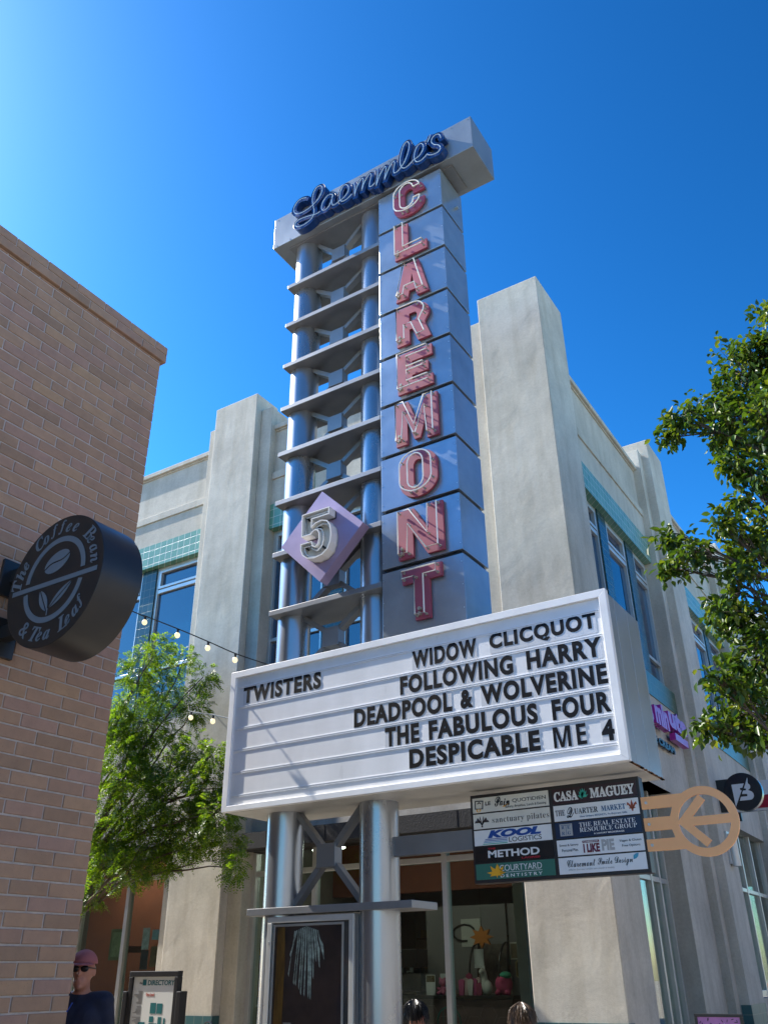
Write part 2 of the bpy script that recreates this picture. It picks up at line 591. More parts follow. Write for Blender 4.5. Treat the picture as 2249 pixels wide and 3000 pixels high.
# ------------------------------------------------------------------ brick building
def brick_building():
    t = thing('brick_building', 'brown brick building corner filling the left edge behind the round coffee sign', 'building', (-5.4, 4.5, 0))
    X = -5.4
    Y1 = 4.5
    ch, bl, jt = .0981, .3168, .0125
    MB().box(-42, X - .02, -8.99, Y1 - .014, 0, 6.94).build('wall', mat('plain_brick', (.20, .13, .09), .9, var=.3, vscale=6), t)
    MB().box(X - .2, X - .009, -9, Y1 - .004, 0, 6.95).build('mortar', MORT, t)
    rnd = random.Random(4)
    mb = MB()

    def brick(x, y0, y1, z0, z1, d=.10):
        c = .004
        j = rnd.uniform(-.0015, .0015)
        xf = x + j
        vs = [(x - d, y0, z0), (x - d, y1, z0), (x - d, y1, z1), (x - d, y0, z1),
              (xf - c, y0, z0), (xf - c, y1, z0), (xf - c, y1, z1), (xf - c, y0, z1),
              (xf, y0 + c, z0 + c), (xf, y1 - c, z0 + c), (xf, y1 - c, z1 - c), (xf, y0 + c, z1 - c)]
        fs = [(8, 9, 10, 11), (4, 5, 9, 8), (5, 6, 10, 9), (6, 7, 11, 10), (7, 4, 8, 11),
              (0, 1, 5, 4), (1, 2, 6, 5), (2, 3, 7, 6), (3, 0, 4, 7)]
        mb.add(vs, fs)
    z = 1.343 - 13 * ch - ch
    row = 0
    while z < 6.85:
        y = Y1
        first = True
        while y > -2.6:
            L_ = bl * .47 if (first and row % 2 == 0) else bl
            y0 = y - L_
            e = rnd.uniform(-.0015, .0015)
            if z + ch > .02:
                brick(X, y0 + jt, y, z + jt / 2 + e, min(z + ch - jt / 2 + e, 6.86))
            y = y0
            first = False
        z += ch
        row += 1
    mb.build('brickwork', BRICK, t)
    # two projecting courses along the top
    mb = MB()
    for k in range(2):
        y = Y1 + .04
        first = True
        while y > -2.6:
            L_ = bl * .5 if (first and k == 1) else bl
            y0 = y - L_
            zz = 6.862 + k * .0935
            brick(X + .032, y0 + .009, y, zz, zz + .085, .2)
            y = y0
            first = False
    mb.build('coping', BRICK, t)
    MB().box(-13, X + .023, -9, Y1 + .030, 6.866, 7.035).build('coping_mortar', MORT, t)


brick_building()

# ------------------------------------------------------------------ round coffee sign
def mathf(sx, lo, up):
    out = ''
    for ch in sx:
        if 'A' <= ch <= 'Z':
            out += chr(up + ord(ch) - 65)
        elif 'a' <= ch <= 'z':
            out += chr(lo + ord(ch) - 97)
        else:
            out += ch
    return out


def serif(s_):
    return mathf(s_, 0x1D41A, 0x1D400)


def bscript(s_):
    return mathf(s_, 0x1D4EA, 0x1D4D0)


def sital(s_):
    return mathf(s_, 0x1D482, 0x1D468)


def coffee_sign():
    cx, cz, R, y0 = -4.72, 3.92, .48, 3.3
    t = thing('blade_sign', 'round dark drum sign with a coffee bean and leaf emblem on the brick wall', 'sign', (cx, y0 + .17, cz))
    mb = MB()
    n = 72
    ring = [(cx + R * math.cos(2 * math.pi * k / n), cz + R * math.sin(2 * math.pi * k / n)) for k in range(n)]
    mb.tube([(cx, y0, cz), (cx, y0 + .34, cz)], R, n)
    mb.build('drum', DARKB, t, smooth=True, bevel=.004)
    f = FY(y0 - .001)
    LT = mat('sign_lettering', (.15, .20, .25), .4)
    mb = MB()

    def ringtext(txt, r, a_start, a_end, flip, h):
        m = len(txt)
        for i, c in enumerate(txt):
            if c == ' ':
                continue
            a = rad(a_start + (a_end - a_start) * i / (m - 1))
            px, pz = cx + r * math.cos(a), cz + r * math.sin(a)
            rt = a - math.pi / 2 if not flip else a + math.pi / 2
            fr = Fr((px, y0 - .001, pz), (math.cos(rt), 0, math.sin(rt)), (-math.sin(rt), 0, math.cos(rt)))
            hh = h * (1.25 if c.isupper() or c in 'hflkb&' else .8)
            lo = -h * .4
            mb.text(fr, sital(c), (-.02, lo, None, lo + hh), 0, .003, off=.006)
    ringtext('The Coffee Bean', .385, 176, 12, False, .082)
    ringtext('& Tea Leaf', .40, 232, 322, True, .082)
    mb.build('lettering', LT, t)
    mb = MB()
    mb.pbox(f, cx - .43, cx + .43, 3.885, 3.92, 0, .003)

    def band(a0, a1, r0, r1, dz):
        o = arc(cx, cz + dz, r1, r1, a0, a1, 28)
        i = arc(cx, cz + dz, r0, r0, a1, a0, 28)
        mb.shape(f, [o + i], 0, .003)
    band(2, 178, .262, .302, .02)
    band(190, 350, .262, .302, -.005)
    # bean: two halves parted by a wavy crack
    ca, sa = math.cos(rad(18)), math.sin(rad(18))

    def rot(p):
        return (cx + p[0] * ca - p[1] * sa, 4.055 + p[0] * sa + p[1] * ca)
    crack = [(-.125 + .25 * i / 12, .012 * math.sin(i / 12 * 2 * math.pi)) for i in range(13)]
    up = [(p[0], p[1] + .006) for p in crack] + arc(0, 0, .125, .075, 5, 175, 14)
    dn = [(p[0], p[1] - .006) for p in crack] + [(q[0], -q[1]) for q in arc(0, 0, .125, .075, 5, 175, 14)]
    mb.shape(f, [[rot(p) for p in up]], 0, .003)
    mb.shape(f, [[rot(p) for p in dn]], 0, .003)
    # two leaves

    def leaf(b, tip, wd):
        b, tip = Vector(b), Vector(tip)
        d = tip - b
        nrm = Vector((-d.y, d.x)).normalized()
        for sg in (1, -1):
            pts = []
            for i in range(9):
                q = i / 8
                pts.append(b + d * q + nrm * sg * .005)
            for i in range(8, -1, -1):
                q = i / 8
                pts.append(b + d * q + nrm * sg * (.005 + wd * math.sin(math.pi * q) ** .8))
            mb.shape(f, [[tuple(p) for p in pts]], 0, .003)
    leaf((-4.745, 3.70), (-4.84, 3.86), .032)
    leaf((-4.715, 3.72), (-4.535, 3.865), .026)
    mb.pbox(f, -4.738, -4.73, 3.665, 3.715, 0, .003)
    mb.build('logo', LT, t)
    for z in (4.14, 3.70):
        mb = MB().box(-5.4, cx - R * .86, y0 + .09, y0 + .17, z - .05, z + .05)
        mb.box(-5.405, -5.37, y0 + .02, y0 + .24, z - .16, z + .12)
        mb.build('bracket', DARKB, t, bevel=.004)


coffee_sign()

# ------------------------------------------------------------------ theatre building
class Face:
    """facade mapping: u along the wall, d into the building, z up"""
    def __init__(s, kind):
        s.k = kind

    def box(s, mb, u0, u1, d0, d1, z0, z1):
        if s.k == 'front':
            mb.box(u0, u1, 10 + d0, 10 + d1, z0, z1)
        else:
            mb.box(-3.37 - d1, -3.37 - d0, u0, u1, z0, z1)


def theatre():
    t = thing('theatre_building', 'pale stucco corner building with tall piers and green tile bands behind the marquee', 'building', (-8, 14, 0))
    F, R_ = Face('front'), Face('right')
    # solid upper core and roof, shop room below
    MB().box(-24, -3.86, 10.47, 34, 4.05, 10.3).build('wall', STUC, t)
    RW = mat('shop_wall', (.30, .27, .25), .9, var=.15)
    SHL = mat('left_shop_red', (.24, .062, .028), .8, var=.2)
    SH = mat('shop_red', (.17, .045, .022), .8, var=.2)
    for q in ((-24, -4.3, 16.6, 16.8, 0, 3.89), (-24, -23.8, 10.5, 16.59, 0, 3.89), (-9.95, -9.80, 10.62, 16.59, 0, 3.89), (-5.35, -5.2, 11.7, 16.59, 0, 3.89)):
        MB().box(*q).build('partition', RW, t)
    for q in ((-9.79, -5.36, 13.7, 13.9, 2.75, 3.89), (-8.1, -7.8, 12.4, 12.7, 0, 3.89), (-14.4, -9.97, 12.2, 12.4, 0, 3.89), (-4.60, -4.54, 10.62, 11.4, 0, 3.1)):
        MB().box(*q).build('red_panel', SHL if q[0] < -14 else SH, t)

    def pier(f, u0, u1, fl, fr, d1=.62, ztop=11.36):
        mb = MB()
        f.box(mb, u0, u1, 0, d1, 0, ztop)
        mb.build('pier', STUC2, t, bevel=.012)
        if fl:
            mb = MB()
            f.box(mb, u0 - .26, u0 - .001, .15, .62, 3.353 if u0 == -4.42 else 0, 11.03)
            mb.build('pier_step', STUC, t, bevel=.01)
        if fr:
            mb = MB()
            f.box(mb, u1 + .001, u1 + .26, .15, .62, 0, 11.03)
            mb.build('pier_step', STUC, t, bevel=.01)
        mb = MB()
        f.box(mb, u0 - .012, u1 + .012, -.012, .14, 0, 1.06)
        mb.build('tile_base', TILED, t)

    def window(f, u0, u1, z0=5.9, z1=8.46):
        mb = MB()
        f.box(mb, u0 + .02, u1 - .02, .455, .468, z0 + .02, z1 - .02)
        wn = mb.build('window', WINBLUE, t)
        mb = MB()
        fw = .055
        for a, b in ((u0, u0 + fw), (u1 - fw, u1)):
            f.box(mb, a, b, .40, .47, z0, z1)
        for z, h in ((z0, fw), (6.40, .06), (7.93, .075), (z1 - fw, fw)):
            f.box(mb, u0 + fw, u1 - fw, .405, .47, z, z + h)
        # the opening top light has its own sash
        a, b, c, d = u0 + fw + .012, u1 - fw - .012, 8.018, z1 - fw - .012
        for q in ((a, a + .05, c, d), (b - .05, b, c, d), (a + .05, b - .05, c, c + .05), (a + .05, b - .05, d - .05, d)):
            f.box(mb, q[0], q[1], .39, .46, q[2], q[3])
        mb.build('frame', ALU, wn, bevel=.004)

    def bay(f, a, b, wins, spandrel=(3.36, 5.5)):
        for nm, bv, q in (('parapet_wall', 0, (.31, .60, 9.62, 10.53)), ('wall', 0, (.28, .60, 8.95, 9.47)), ('wall', 0, (.28, .62, spandrel[0], spandrel[1])),
                          ('string_course', .008, (.25, .60, 9.471, 9.619)), ('reveal', 0, (.285, .605, 10.531, 10.56)), ('coping', .008, (.235, .62, 10.561, 10.655))):
            mb = MB()
            f.box(mb, a, b, *q)
            mb.build(nm, STUC, t, bevel=bv)
        mb = MB()
        f.box(mb, a, b, .262, .62, 8.46, 8.949)
        mb.build('tile_band', TILE, t)
        mb = MB()
        f.box(mb, a, b, .262, .62, 5.501, 5.899)
        mb.build('sill_tiles', TILES, t)
        mb = MB()
        ends = [a] + [x for wv in wins for x in wv] + [b]
        for i in range(0, len(ends), 2):
            if ends[i + 1] - ends[i] > .03:
                mb = MB()
                f.box(mb, ends[i], ends[i + 1], .37, .60, 5.90, 8.459)
                mb.build('tile_pilaster', TILEP, t)
        for wv in wins:
            window(f, *wv)

    # piers
    pier(F, -16.05, -15.0, False, True)
    pier(F, -10.15, -9.11, True, True)
    pier(F, -4.42, -3.37, True, False, 1.05)
    pier(R_, 15.72, 16.77, True, True)
    pier(R_, 21.6, 22.65, True, True)
    pier(R_, 27.5, 28.55, True, True)
    mb = MB()
    mb.box(-3.90, -3.52, 11.051, 11.31, 0, 11.03)
    mb.build('pier_step', STUC, t, bevel=.01)
    # bays
    bay(F, -8.85, -4.68, [(-8.85, -7.73), (-7.33, -6.21), (-5.81, -4.68)])
    bay(F, -14.74, -10.41, [(-14.7, -13.42), (-13.05, -12.06), (-11.69, -10.41)])
    bay(R_, 11.31, 15.46, [(11.4, 12.74), (13.12, 14.2), (14.6, 15.46)], (4.0, 5.5))
    bay(R_, 17.03, 21.34, [(17.03, 18.2), (18.6, 19.77), (20.17, 21.34)], (4.0, 5.5))
    bay(R_, 22.91, 27.24, [(22.91, 24.1), (24.5, 25.7), (26.1, 27.24)], (4.0, 5.5))
    # black fascia over the front shops
    for a, b in ((-8.849, -4.425), (-14.73, -10.411)):
        mb = MB()
        mb.box(a, b, 9.96, 10.27, 3.13, 3.345)
        k = a + .55
        while k < b:
            mb.box(k, k + .006, 9.956, 9.961, 3.135, 3.34)
            k += 1.02
        mb.build('awning', mat('black_fabric', (.018, .018, .02), .8, var=.5, vscale=9, bump=.5, bscale=60), t)
        MB().box(a, b, 10.27, 10.6, 3.13, 3.352).build('lintel', BLACKM, t)

    # shop fronts
    def shopfront(f, a, b, mull, zt, ztop, d=.38, zb=.0, fw=.07):
        mb = MB()
        f.box(mb, a, b, d + .03, d + .042, zb + .02, ztop - .02)
        s_ = mb.build('shopfront', GLASS, t)
        mb = MB()
        for x in mull:
            f.box(mb, x - fw / 2, x + fw / 2, d - .02, d + .09, zb, ztop)
        f.box(mb, a, b, d - .012, d + .085, zt, zt + fw)
        f.box(mb, a, b, d - .012, d + .085, zb + .0, zb + .1)
        mb.build('frame', ALU, s_, bevel=.004)
    shopfront(F, -8.849, -4.425, [-8.82, -7.73, -6.70, -5.67, -4.455], 2.80, 3.125)
    shopfront(F, -14.73, -10.42, [-14.69, -13.6, -12.5, -11.40, -10.46], 2.88, 3.125)
    shopfront(R_, 11.32, 14.19, [11.36, 12.3, 13.36, 13.78, 14.15], 2.68, 3.99, .55)
    shopfront(R_, 17.04, 21.33, [17.08, 18.1, 19.15, 20.2, 21.29], 2.85, 3.99, .40, 1.1)
    for q in ((14.2, 15.455, .285, .75, 0, 4.0), (17.031, 21.339, .285, .44, 0, 1.09), (22.911, 27.239, .285, .44, 0, 4.0)):
        mb = MB()
        R_.box(mb, *q)
        mb.build('wall', STUC, t)
    MB().box(-4.4, -3.657, 11.32, 14.19, 4.0, 4.045).build('soffit', STUC, t)
    # lit interior lamp strips, with extra ones added to brighten the rooms
    LAMP = mat('lit_tube', (1, .93, .8), .5, emit=20.)
    for x, y in ((-8.6, 11.9), (-6.7, 11.9), (-11.7, 11.6), (-13.2, 11.6), (-7.2, 12.2), (-12.4, 11.5)):
        MB().box(x - .3, x + .3, y - .03, y + .03, 3.30, 3.33).build('ceiling_lamp', LAMP, t)
    MB().box(-24, -4.0, 10.48, 16.59, 3.9, 4.04).build('ceiling', mat('dark_ceiling', (.05, .045, .04), .9), t)


theatre()

# ------------------------------------------------------------------ neon tower
GAP = [10.55 - .676 * k for k in range(10)]
SHELF = [9.786, 9.112, 8.437, 7.765, 7.101, 6.425, 5.753, 5.050]


def glyph(c):
    """outer outline and holes in the unit square"""
    if c == 'C':
        o = [(1, .62)] + arc(.5, .67, .5, .33, 0, 180, 14) + arc(.5, .33, .5, .33, 180, 360, 14) + [(1, .40), (.64, .40)] + \
            arc(.5, .30, .14, .12, 0, -180, 8) + arc(.5, .70, .14, .12, 180, 0, 8) + [(.64, .62)]
        return [o]
    if c == 'L':
        return [[(0, 0), (1, 0), (1, .27), (.42, .27), (.42, 1), (0, 1)]]
    if c == 'A':
        return [[(0, 0), (.36, 0), (.41, .2), (.59, .2), (.64, 0), (1, 0), (.72, 1), (.28, 1)], [(.45, .40), (.55, .40), (.5, .68)]]
    if c == 'R':
        return [[(0, 0), (.38, 0), (.38, .36), (.46, .36), (.62, 0), (1, 0), (.83, .42)] + arc(.58, .70, .40, .30, -40, 90, 10) + [(0, 1)],
                [(.38, .57), (.52, .57)] + arc(.54, .68, .08, .11, -70, 70, 5) + [(.52, .79), (.38, .79)]]
    if c == 'E':
        return [[(0, 0), (1, 0), (1, .26), (.42, .26), (.42, .385), (.88, .385), (.88, .615), (.42, .615), (.42, .74), (1, .74), (1, 1), (0, 1)]]
    if c == 'M':
        return [[(0, 0), (.27, 0), (.27, .56), (.43, .06), (.57, .06), (.73, .56), (.73, 0), (1, 0), (1, 1), (.70, 1), (.5, .46), (.30, 1), (0, 1)]]
    if c == 'O':
        return [arc(.5, .66, .5, .34, 0, 180, 14) + arc(.5, .34, .5, .34, 180, 360, 14),
                arc(.5, .68, .13, .13, 0, 180, 8) + arc(.5, .32, .13, .13, 180, 360, 8)]
    if c == 'N':
        return [[(0, 0), (.33, 0), (.33, .50), (.64, 0), (1, 0), (1, 1), (.67, 1), (.67, .50), (.36, 1), (0, 1)]]
    if c == 'T':
        return [[(.31, 0), (.69, 0), (.69, .73), (1, .73), (1, 1), (0, 1), (0, .73), (.31, .73)]]


def tower():
    t = thing('neon_tower', 'tall grey steel sign tower with a stack of boxes carrying large rose letters', 'sign tower', (-4.9, 7.01, 0))
    for x in (-5.595, -4.495):
        MB().cyl((x, 7.01, 0), (x, 7.01, 10.58), .183, 48).build('column', COLM, t, smooth=True)
    # shelves
    for z in SHELF:
        mb = MB()
        mb.box(-5.735, -4.27, 6.735, 7.29, z - .058, z)
        mb.build('shelf', METAL, t, bevel=.004)
    mb = MB().box(-5.85, -4.04, 6.80, 7.24, 2.03, 2.092)
    mb.build('shelf', METAL, t, bevel=.004)
    # X braces
    lev = [10.58] + SHELF
    cxm = -5.045

    def brace(zt, zb, ps):
        zc = (zt + zb) / 2
        mb = MB()
        h = ps / 2
        mb.box(cxm - h, cxm + h, 6.93, 7.05, zc - h, zc + h)
        for sx in (-1, 1):
            for sz, ze in ((1, zt), (-1, zb)):
                mb.bar((cxm + sx * h * .8, 7.0, zc + sz * h * .8), (cxm + sx * .40, 7.0, ze - sz * .002), .055, .09)
        mb.build('cross_brace', METAL, t, bevel=.003)
    for i in range(len(lev) - 1):
        brace(lev[i] if i == 0 else lev[i] - .058, lev[i + 1], .21)
    brace(SHELF[-1] - .058, 4.37, .21)
    brace(2.955, 2.093, .21)
    # letter boxes
    for k, c in enumerate('CLAREMONT'):
        z1, z0 = GAP[k], GAP[k + 1]
        mb = MB().box(-4.262, -3.335, 6.735, 7.30, z0 + .030 - (.13 if k == 8 else 0), z1 - .014)
        bx = mb.build('letter_box', BOXM, t, bevel=.003)
        f = FY(6.735)
        lu0, lu1, lv0, lv1 = -4.0, -3.55, (z0 + z1) / 2 - .278, (z0 + z1) / 2 + .272
        if c in 'MN':
            lu0, lu1 = -4.035, -3.51
        if c == 'T':
            lv0 -= .0
        G = [[(lu0 + p[0] * (lu1 - lu0), lv0 + p[1] * (lv1 - lv0)) for p in con] for con in glyph(c)]
        mb = MB().shape(f, G, .012, .032)
        lt = mb.build('letter', ROSE, bx)
        mb = MB()
        con = inset(G[0], .035)
        mb.tube([f(p[0], p[1], .115) for p in con], .0085, 6, closed=True)
        con2 = None
        if c == 'O':
            con2 = inset(G[1], -.035)
            mb.tube([f(p[0], p[1], .115) for p in con2], .0085, 6, closed=True)
        mb.build('neon_tube', NEON, bx, smooth=True)
        mb = MB()
        step = max(1, len(con) // 7)
        for p in con[::step]:
            mb.cyl(f(p[0], p[1], .056), f(p[0], p[1], .106), .007, 6)
            mb.cyl(f(p[0], p[1], .057), f(p[0], p[1], .068), .014, 8)
        ex = (lu0 + .06) if c not in 'COT' else ((lu0 + lu1) / 2 - .02)
        for dz in (.05, .10):
            mb.cyl(f(ex, lv0 + dz, .055), f(ex, lv0 + dz, .09), .018, 10)
        mb.build('tube_support', mat('electrode', (.45, .40, .32), .3, .4), bx)
        # screws on the box face
        mb = MB()
        for z in (z0 + .10, (z0 + z1) / 2, z1 - .10):
            for x in (-4.245, -3.355):
                mb.cyl((x, 6.736, z), (x, 6.731, z), .006, 6)
        mb.build('screws', SIDEM, bx)
    MB().box(-4.23, -3.365, 6.77, 7.27, 4.40, 10.58).build('spine', BLACKM, t)
    # crowning beam
    mb = MB().box(-6.01, -2.845, 6.70, 7.31, 10.584, 11.151)
    bm = mb.build('beam', BEAMM, t, bevel=.005)
    MB().box(-5.80, -3.2, 6.80, 7.22, 10.560, 10.583).build('soffit_plate', METAL, bm)
    # rows of screws and seams on the beam
    mb = MB()
    for i in range(14):
        x = -5.95 + i * .235
        for z in (10.62, 11.115):
            mb.cyl((x, 6.701, z), (x, 6.695, z), .007, 6)
    mb.build('screws', SIDEM, bm)
    script(bm)
    # the small conduit on the back side
    mb = MB().cyl((-3.334, 7.1, 10.15), (-3.29, 7.1, 10.15), .02, 8)
    mb.build('conduit_stub', SIDEM, t)


SCR = {'L': [(-5.354, 11.104), (-5.446, 11.135), (-5.526, 11.103), (-5.571, 11.007), (-5.549, 10.923), (-5.479, 10.865), (-5.362, 10.851), (-5.257, 10.878), (-5.153, 10.946), (-5.094, 11.041), (-5.081, 11.124), (-5.111, 11.188), (-5.179, 11.195), (-5.23, 11.114), (-5.246, 10.982), (-5.224, 10.848), (-5.207, 10.739), (-5.228, 10.662), (-5.282, 10.616), (-5.378, 10.593), (-5.467, 10.606), (-5.523, 10.658), (-5.52, 10.716), (-5.446, 10.738), (-5.321, 10.718), (-5.179, 10.679), (-5.101, 10.679)], 'a': [(-4.899, 10.885), (-4.952, 10.918), (-5.012, 10.899), (-5.066, 10.832), (-5.082, 10.743), (-5.058, 10.679), (-4.997, 10.668), (-4.938, 10.725), (-4.898, 10.849), (-4.904, 10.872), (-4.91, 10.757), (-4.895, 10.679), (-4.843, 10.667), (-4.784, 10.69)], 'e': [(-4.798, 10.693), (-4.717, 10.708), (-4.651, 10.775), (-4.635, 10.854), (-4.67, 10.929), (-4.727, 10.938), (-4.77, 10.859), (-4.78, 10.747), (-4.747, 10.661), (-4.666, 10.651), (-4.583, 10.698)], 'm': [(-4.552, 10.89), (-4.538, 10.802), (-4.537, 10.684), (-4.543, 10.63)], 'm1': [(-4.543, 10.63), (-4.501, 10.779), (-4.452, 10.866), (-4.41, 10.89), (-4.399, 10.833), (-4.415, 10.725), (-4.426, 10.664)], 'm2': [(-4.426, 10.664), (-4.385, 10.785), (-4.328, 10.876), (-4.287, 10.899), (-4.274, 10.848), (-4.296, 10.748), (-4.301, 10.669), (-4.268, 10.649), (-4.22, 10.68)], 'n': [(-4.173, 10.914), (-4.174, 10.806), (-4.187, 10.698), (-4.198, 10.608)], 'n1': [(-4.198, 10.608), (-4.15, 10.752), (-4.101, 10.838), (-4.057, 10.888), (-4.042, 10.829), (-4.059, 10.723), (-4.07, 10.642)], 'n2': [(-4.07, 10.642), (-4.022, 10.757), (-3.964, 10.866), (-3.924, 10.903), (-3.909, 10.846), (-3.927, 10.744), (-3.917, 10.676), (-3.881, 10.666), (-3.834, 10.693)], 'l': [(-3.834, 10.693), (-3.761, 10.781), (-3.703, 10.918), (-3.681, 11.042), (-3.705, 11.128), (-3.753, 11.111), (-3.8, 10.994), (-3.826, 10.843), (-3.81, 10.716), (-3.757, 10.662), (-3.687, 10.683), (-3.627, 10.725)], 'e2': [(-3.627, 10.725), (-3.546, 10.745), (-3.486, 10.82), (-3.477, 10.902), (-3.511, 10.959), (-3.563, 10.941), (-3.604, 10.852), (-3.614, 10.742), (-3.58, 10.661), (-3.519, 10.646), (-3.458, 10.676), (-3.423, 10.705)], 'q': [(-3.368, 11.023), (-3.388, 10.969), (-3.415, 10.918)], 's': [(-3.221, 10.862), (-3.236, 10.937), (-3.287, 10.972), (-3.341, 10.945), (-3.356, 10.878), (-3.317, 10.806), (-3.259, 10.759), (-3.235, 10.698), (-3.262, 10.64), (-3.324, 10.634), (-3.391, 10.66), (-3.429, 10.705)]}


def script(bm):
    """Laemmle's: channel-letter strokes with an unlit tube in front"""
    f = FY(6.697)
    body, tubes, rim = MB(), MB(), MB()
    n = 0
    for key, pts in SCR.items():
        P = spline(pts, 5)
        w_ = .041
        m = len(P)
        vs, fs = [], []
        L_, R_ = [], []
        for i in range(m):
            d = (P[min(i + 1, m - 1)] - P[max(i - 1, 0)]).normalized()
            nr = Vector((-d.y, d.x, 0)) * w_
            ext = d * (w_ * .6 * (-1 if i == 0 else (1 if i == m - 1 else 0)))
            dep = .098 + .00022 * ((n + i) % 9) + .0004 * (len(key) + ord(key[0]) % 7)
            for q, wv in ((P[i] + nr + ext, 0), (P[i] - nr + ext, 0), (P[i] - nr + ext, dep), (P[i] + nr + ext, dep)):
                vs.append(f(q.x, q.y, wv))
        for i in range(m - 1):
            a, b = i * 4, i * 4 + 4
            for k in range(4):
                k2 = (k + 1) % 4
                fs.append((a + k, a + k2, b + k2, b + k))
        fs += [(0, 1, 2, 3), ((m - 1) * 4 + 3, (m - 1) * 4 + 2, (m - 1) * 4 + 1, (m - 1) * 4)]
        body.add(vs, fs)
        rim_l = [f(*(P[i] + Vector((-(P[min(i + 1, m - 1)] - P[max(i - 1, 0)]).normalized().y, (P[min(i + 1, m - 1)] - P[max(i - 1, 0)]).normalized().x, 0)) * (w_ * .98)).xy, .104) for i in range(m)]
        rim_r = [f(*(P[i] - Vector((-(P[min(i + 1, m - 1)] - P[max(i - 1, 0)]).normalized().y, (P[min(i + 1, m - 1)] - P[max(i - 1, 0)]).normalized().x, 0)) * (w_ * .98)).xy, .104) for i in range(m)]
        rim.tube(rim_l, .0055, 5); rim.tube(rim_r, .0055, 5)
        tubes.tube([f(p.x, p.y, .118) for p in P], .0062, 6)
        n += 3
    lt = body.build('script_lettering', BLUEL, bm)
    lt['label'] = 'deep blue script channel letters across the beam'
    r_ = rim.build('script_rim', NAVYL, bm)
    tubes.build('neon_tube', NEONB, bm, smooth=True)


tower()

# ------------------------------------------------------------------ diamond with the numeral
def diamond():
    cx, cz, h = -4.916, 5.68, .54
    t = thing('diamond_sign', 'lavender diamond panel with an open white numeral 5, fixed to the tower', 'sign', (cx, 6.62, cz))
    f = FY(6.55)
    MB().shape(f, [[(cx, cz - h), (cx + h, cz), (cx, cz + h), (cx - h, cz)]], -.13, .13).build('panel', LAV, t, bevel=.003)
    # numeral outline
    o5 = [(-5.08, 5.915), (-5.08, 5.645), (-4.955, 5.645)] + \
         [(-4.935, 5.668), (-4.905, 5.682), (-4.87, 5.672), (-4.853, 5.635), (-4.850, 5.565), (-4.862, 5.515), (-4.893, 5.492), (-4.925, 5.510), (-4.940, 5.565)] + \
         [(-5.088, 5.565), (-5.085, 5.49), (-5.055, 5.42), (-4.99, 5.372), (-4.90, 5.352), (-4.80, 5.368), (-4.73, 5.42), (-4.695, 5.50), (-4.686, 5.60), (-4.70, 5.69), (-4.745, 5.758), (-4.82, 5.785), (-4.90, 5.772), (-4.945, 5.745), (-4.945, 5.825), (-4.72, 5.825), (-4.72, 5.915)]
    sh = [(p[0], p[1]) for p in o5]
    inn = inset(sh, .011)
    W5 = mat('numeral_white', (.72, .70, .66), .4)
    D = .13
    m = len(sh)
    vs = [f(*p, .002) for p in sh] + [f(*p, D) for p in sh]
    vi = [f(*p, .02) for p in inn] + [f(*p, D) for p in inn]
    mb = MB()
    if len(inn) == m:
        mb.add(vs, [(i, (i + 1) % m, m + (i + 1) % m, m + i) for i in range(m)])
        mb.add(vi, [((i + 1) % m, i, m + i, m + (i + 1) % m) for i in range(m)])
        mb.add([f(*p, D) for p in sh] + [f(*p, D) for p in inn], [(i, (i + 1) % m, m + (i + 1) % m, m + i) for i in range(m)])
    mb.shape(f, [sh], .003, .018)
    nm = mb.build('numeral', W5, t)
    mb = MB()
    c1 = inset(sh, .032)
    mb.tube([f(*p, .09) for p in c1], .009, 6, closed=True)
    mb.build('neon_tube', mat('white_tube', (.78, .78, .76), .1, spec=1.), nm, smooth=True)
    mb = MB()
    for p in c1[::4]:
        mb.cyl(f(*p, .02), f(*p, .085), .012, 6)
    mb.build('tube_support', BLACKM, nm)
    MB().box(cx - .3, cx + .3, 6.681, 6.734, cz - .04, cz + .04).build('mount', METAL, t)


diamond()

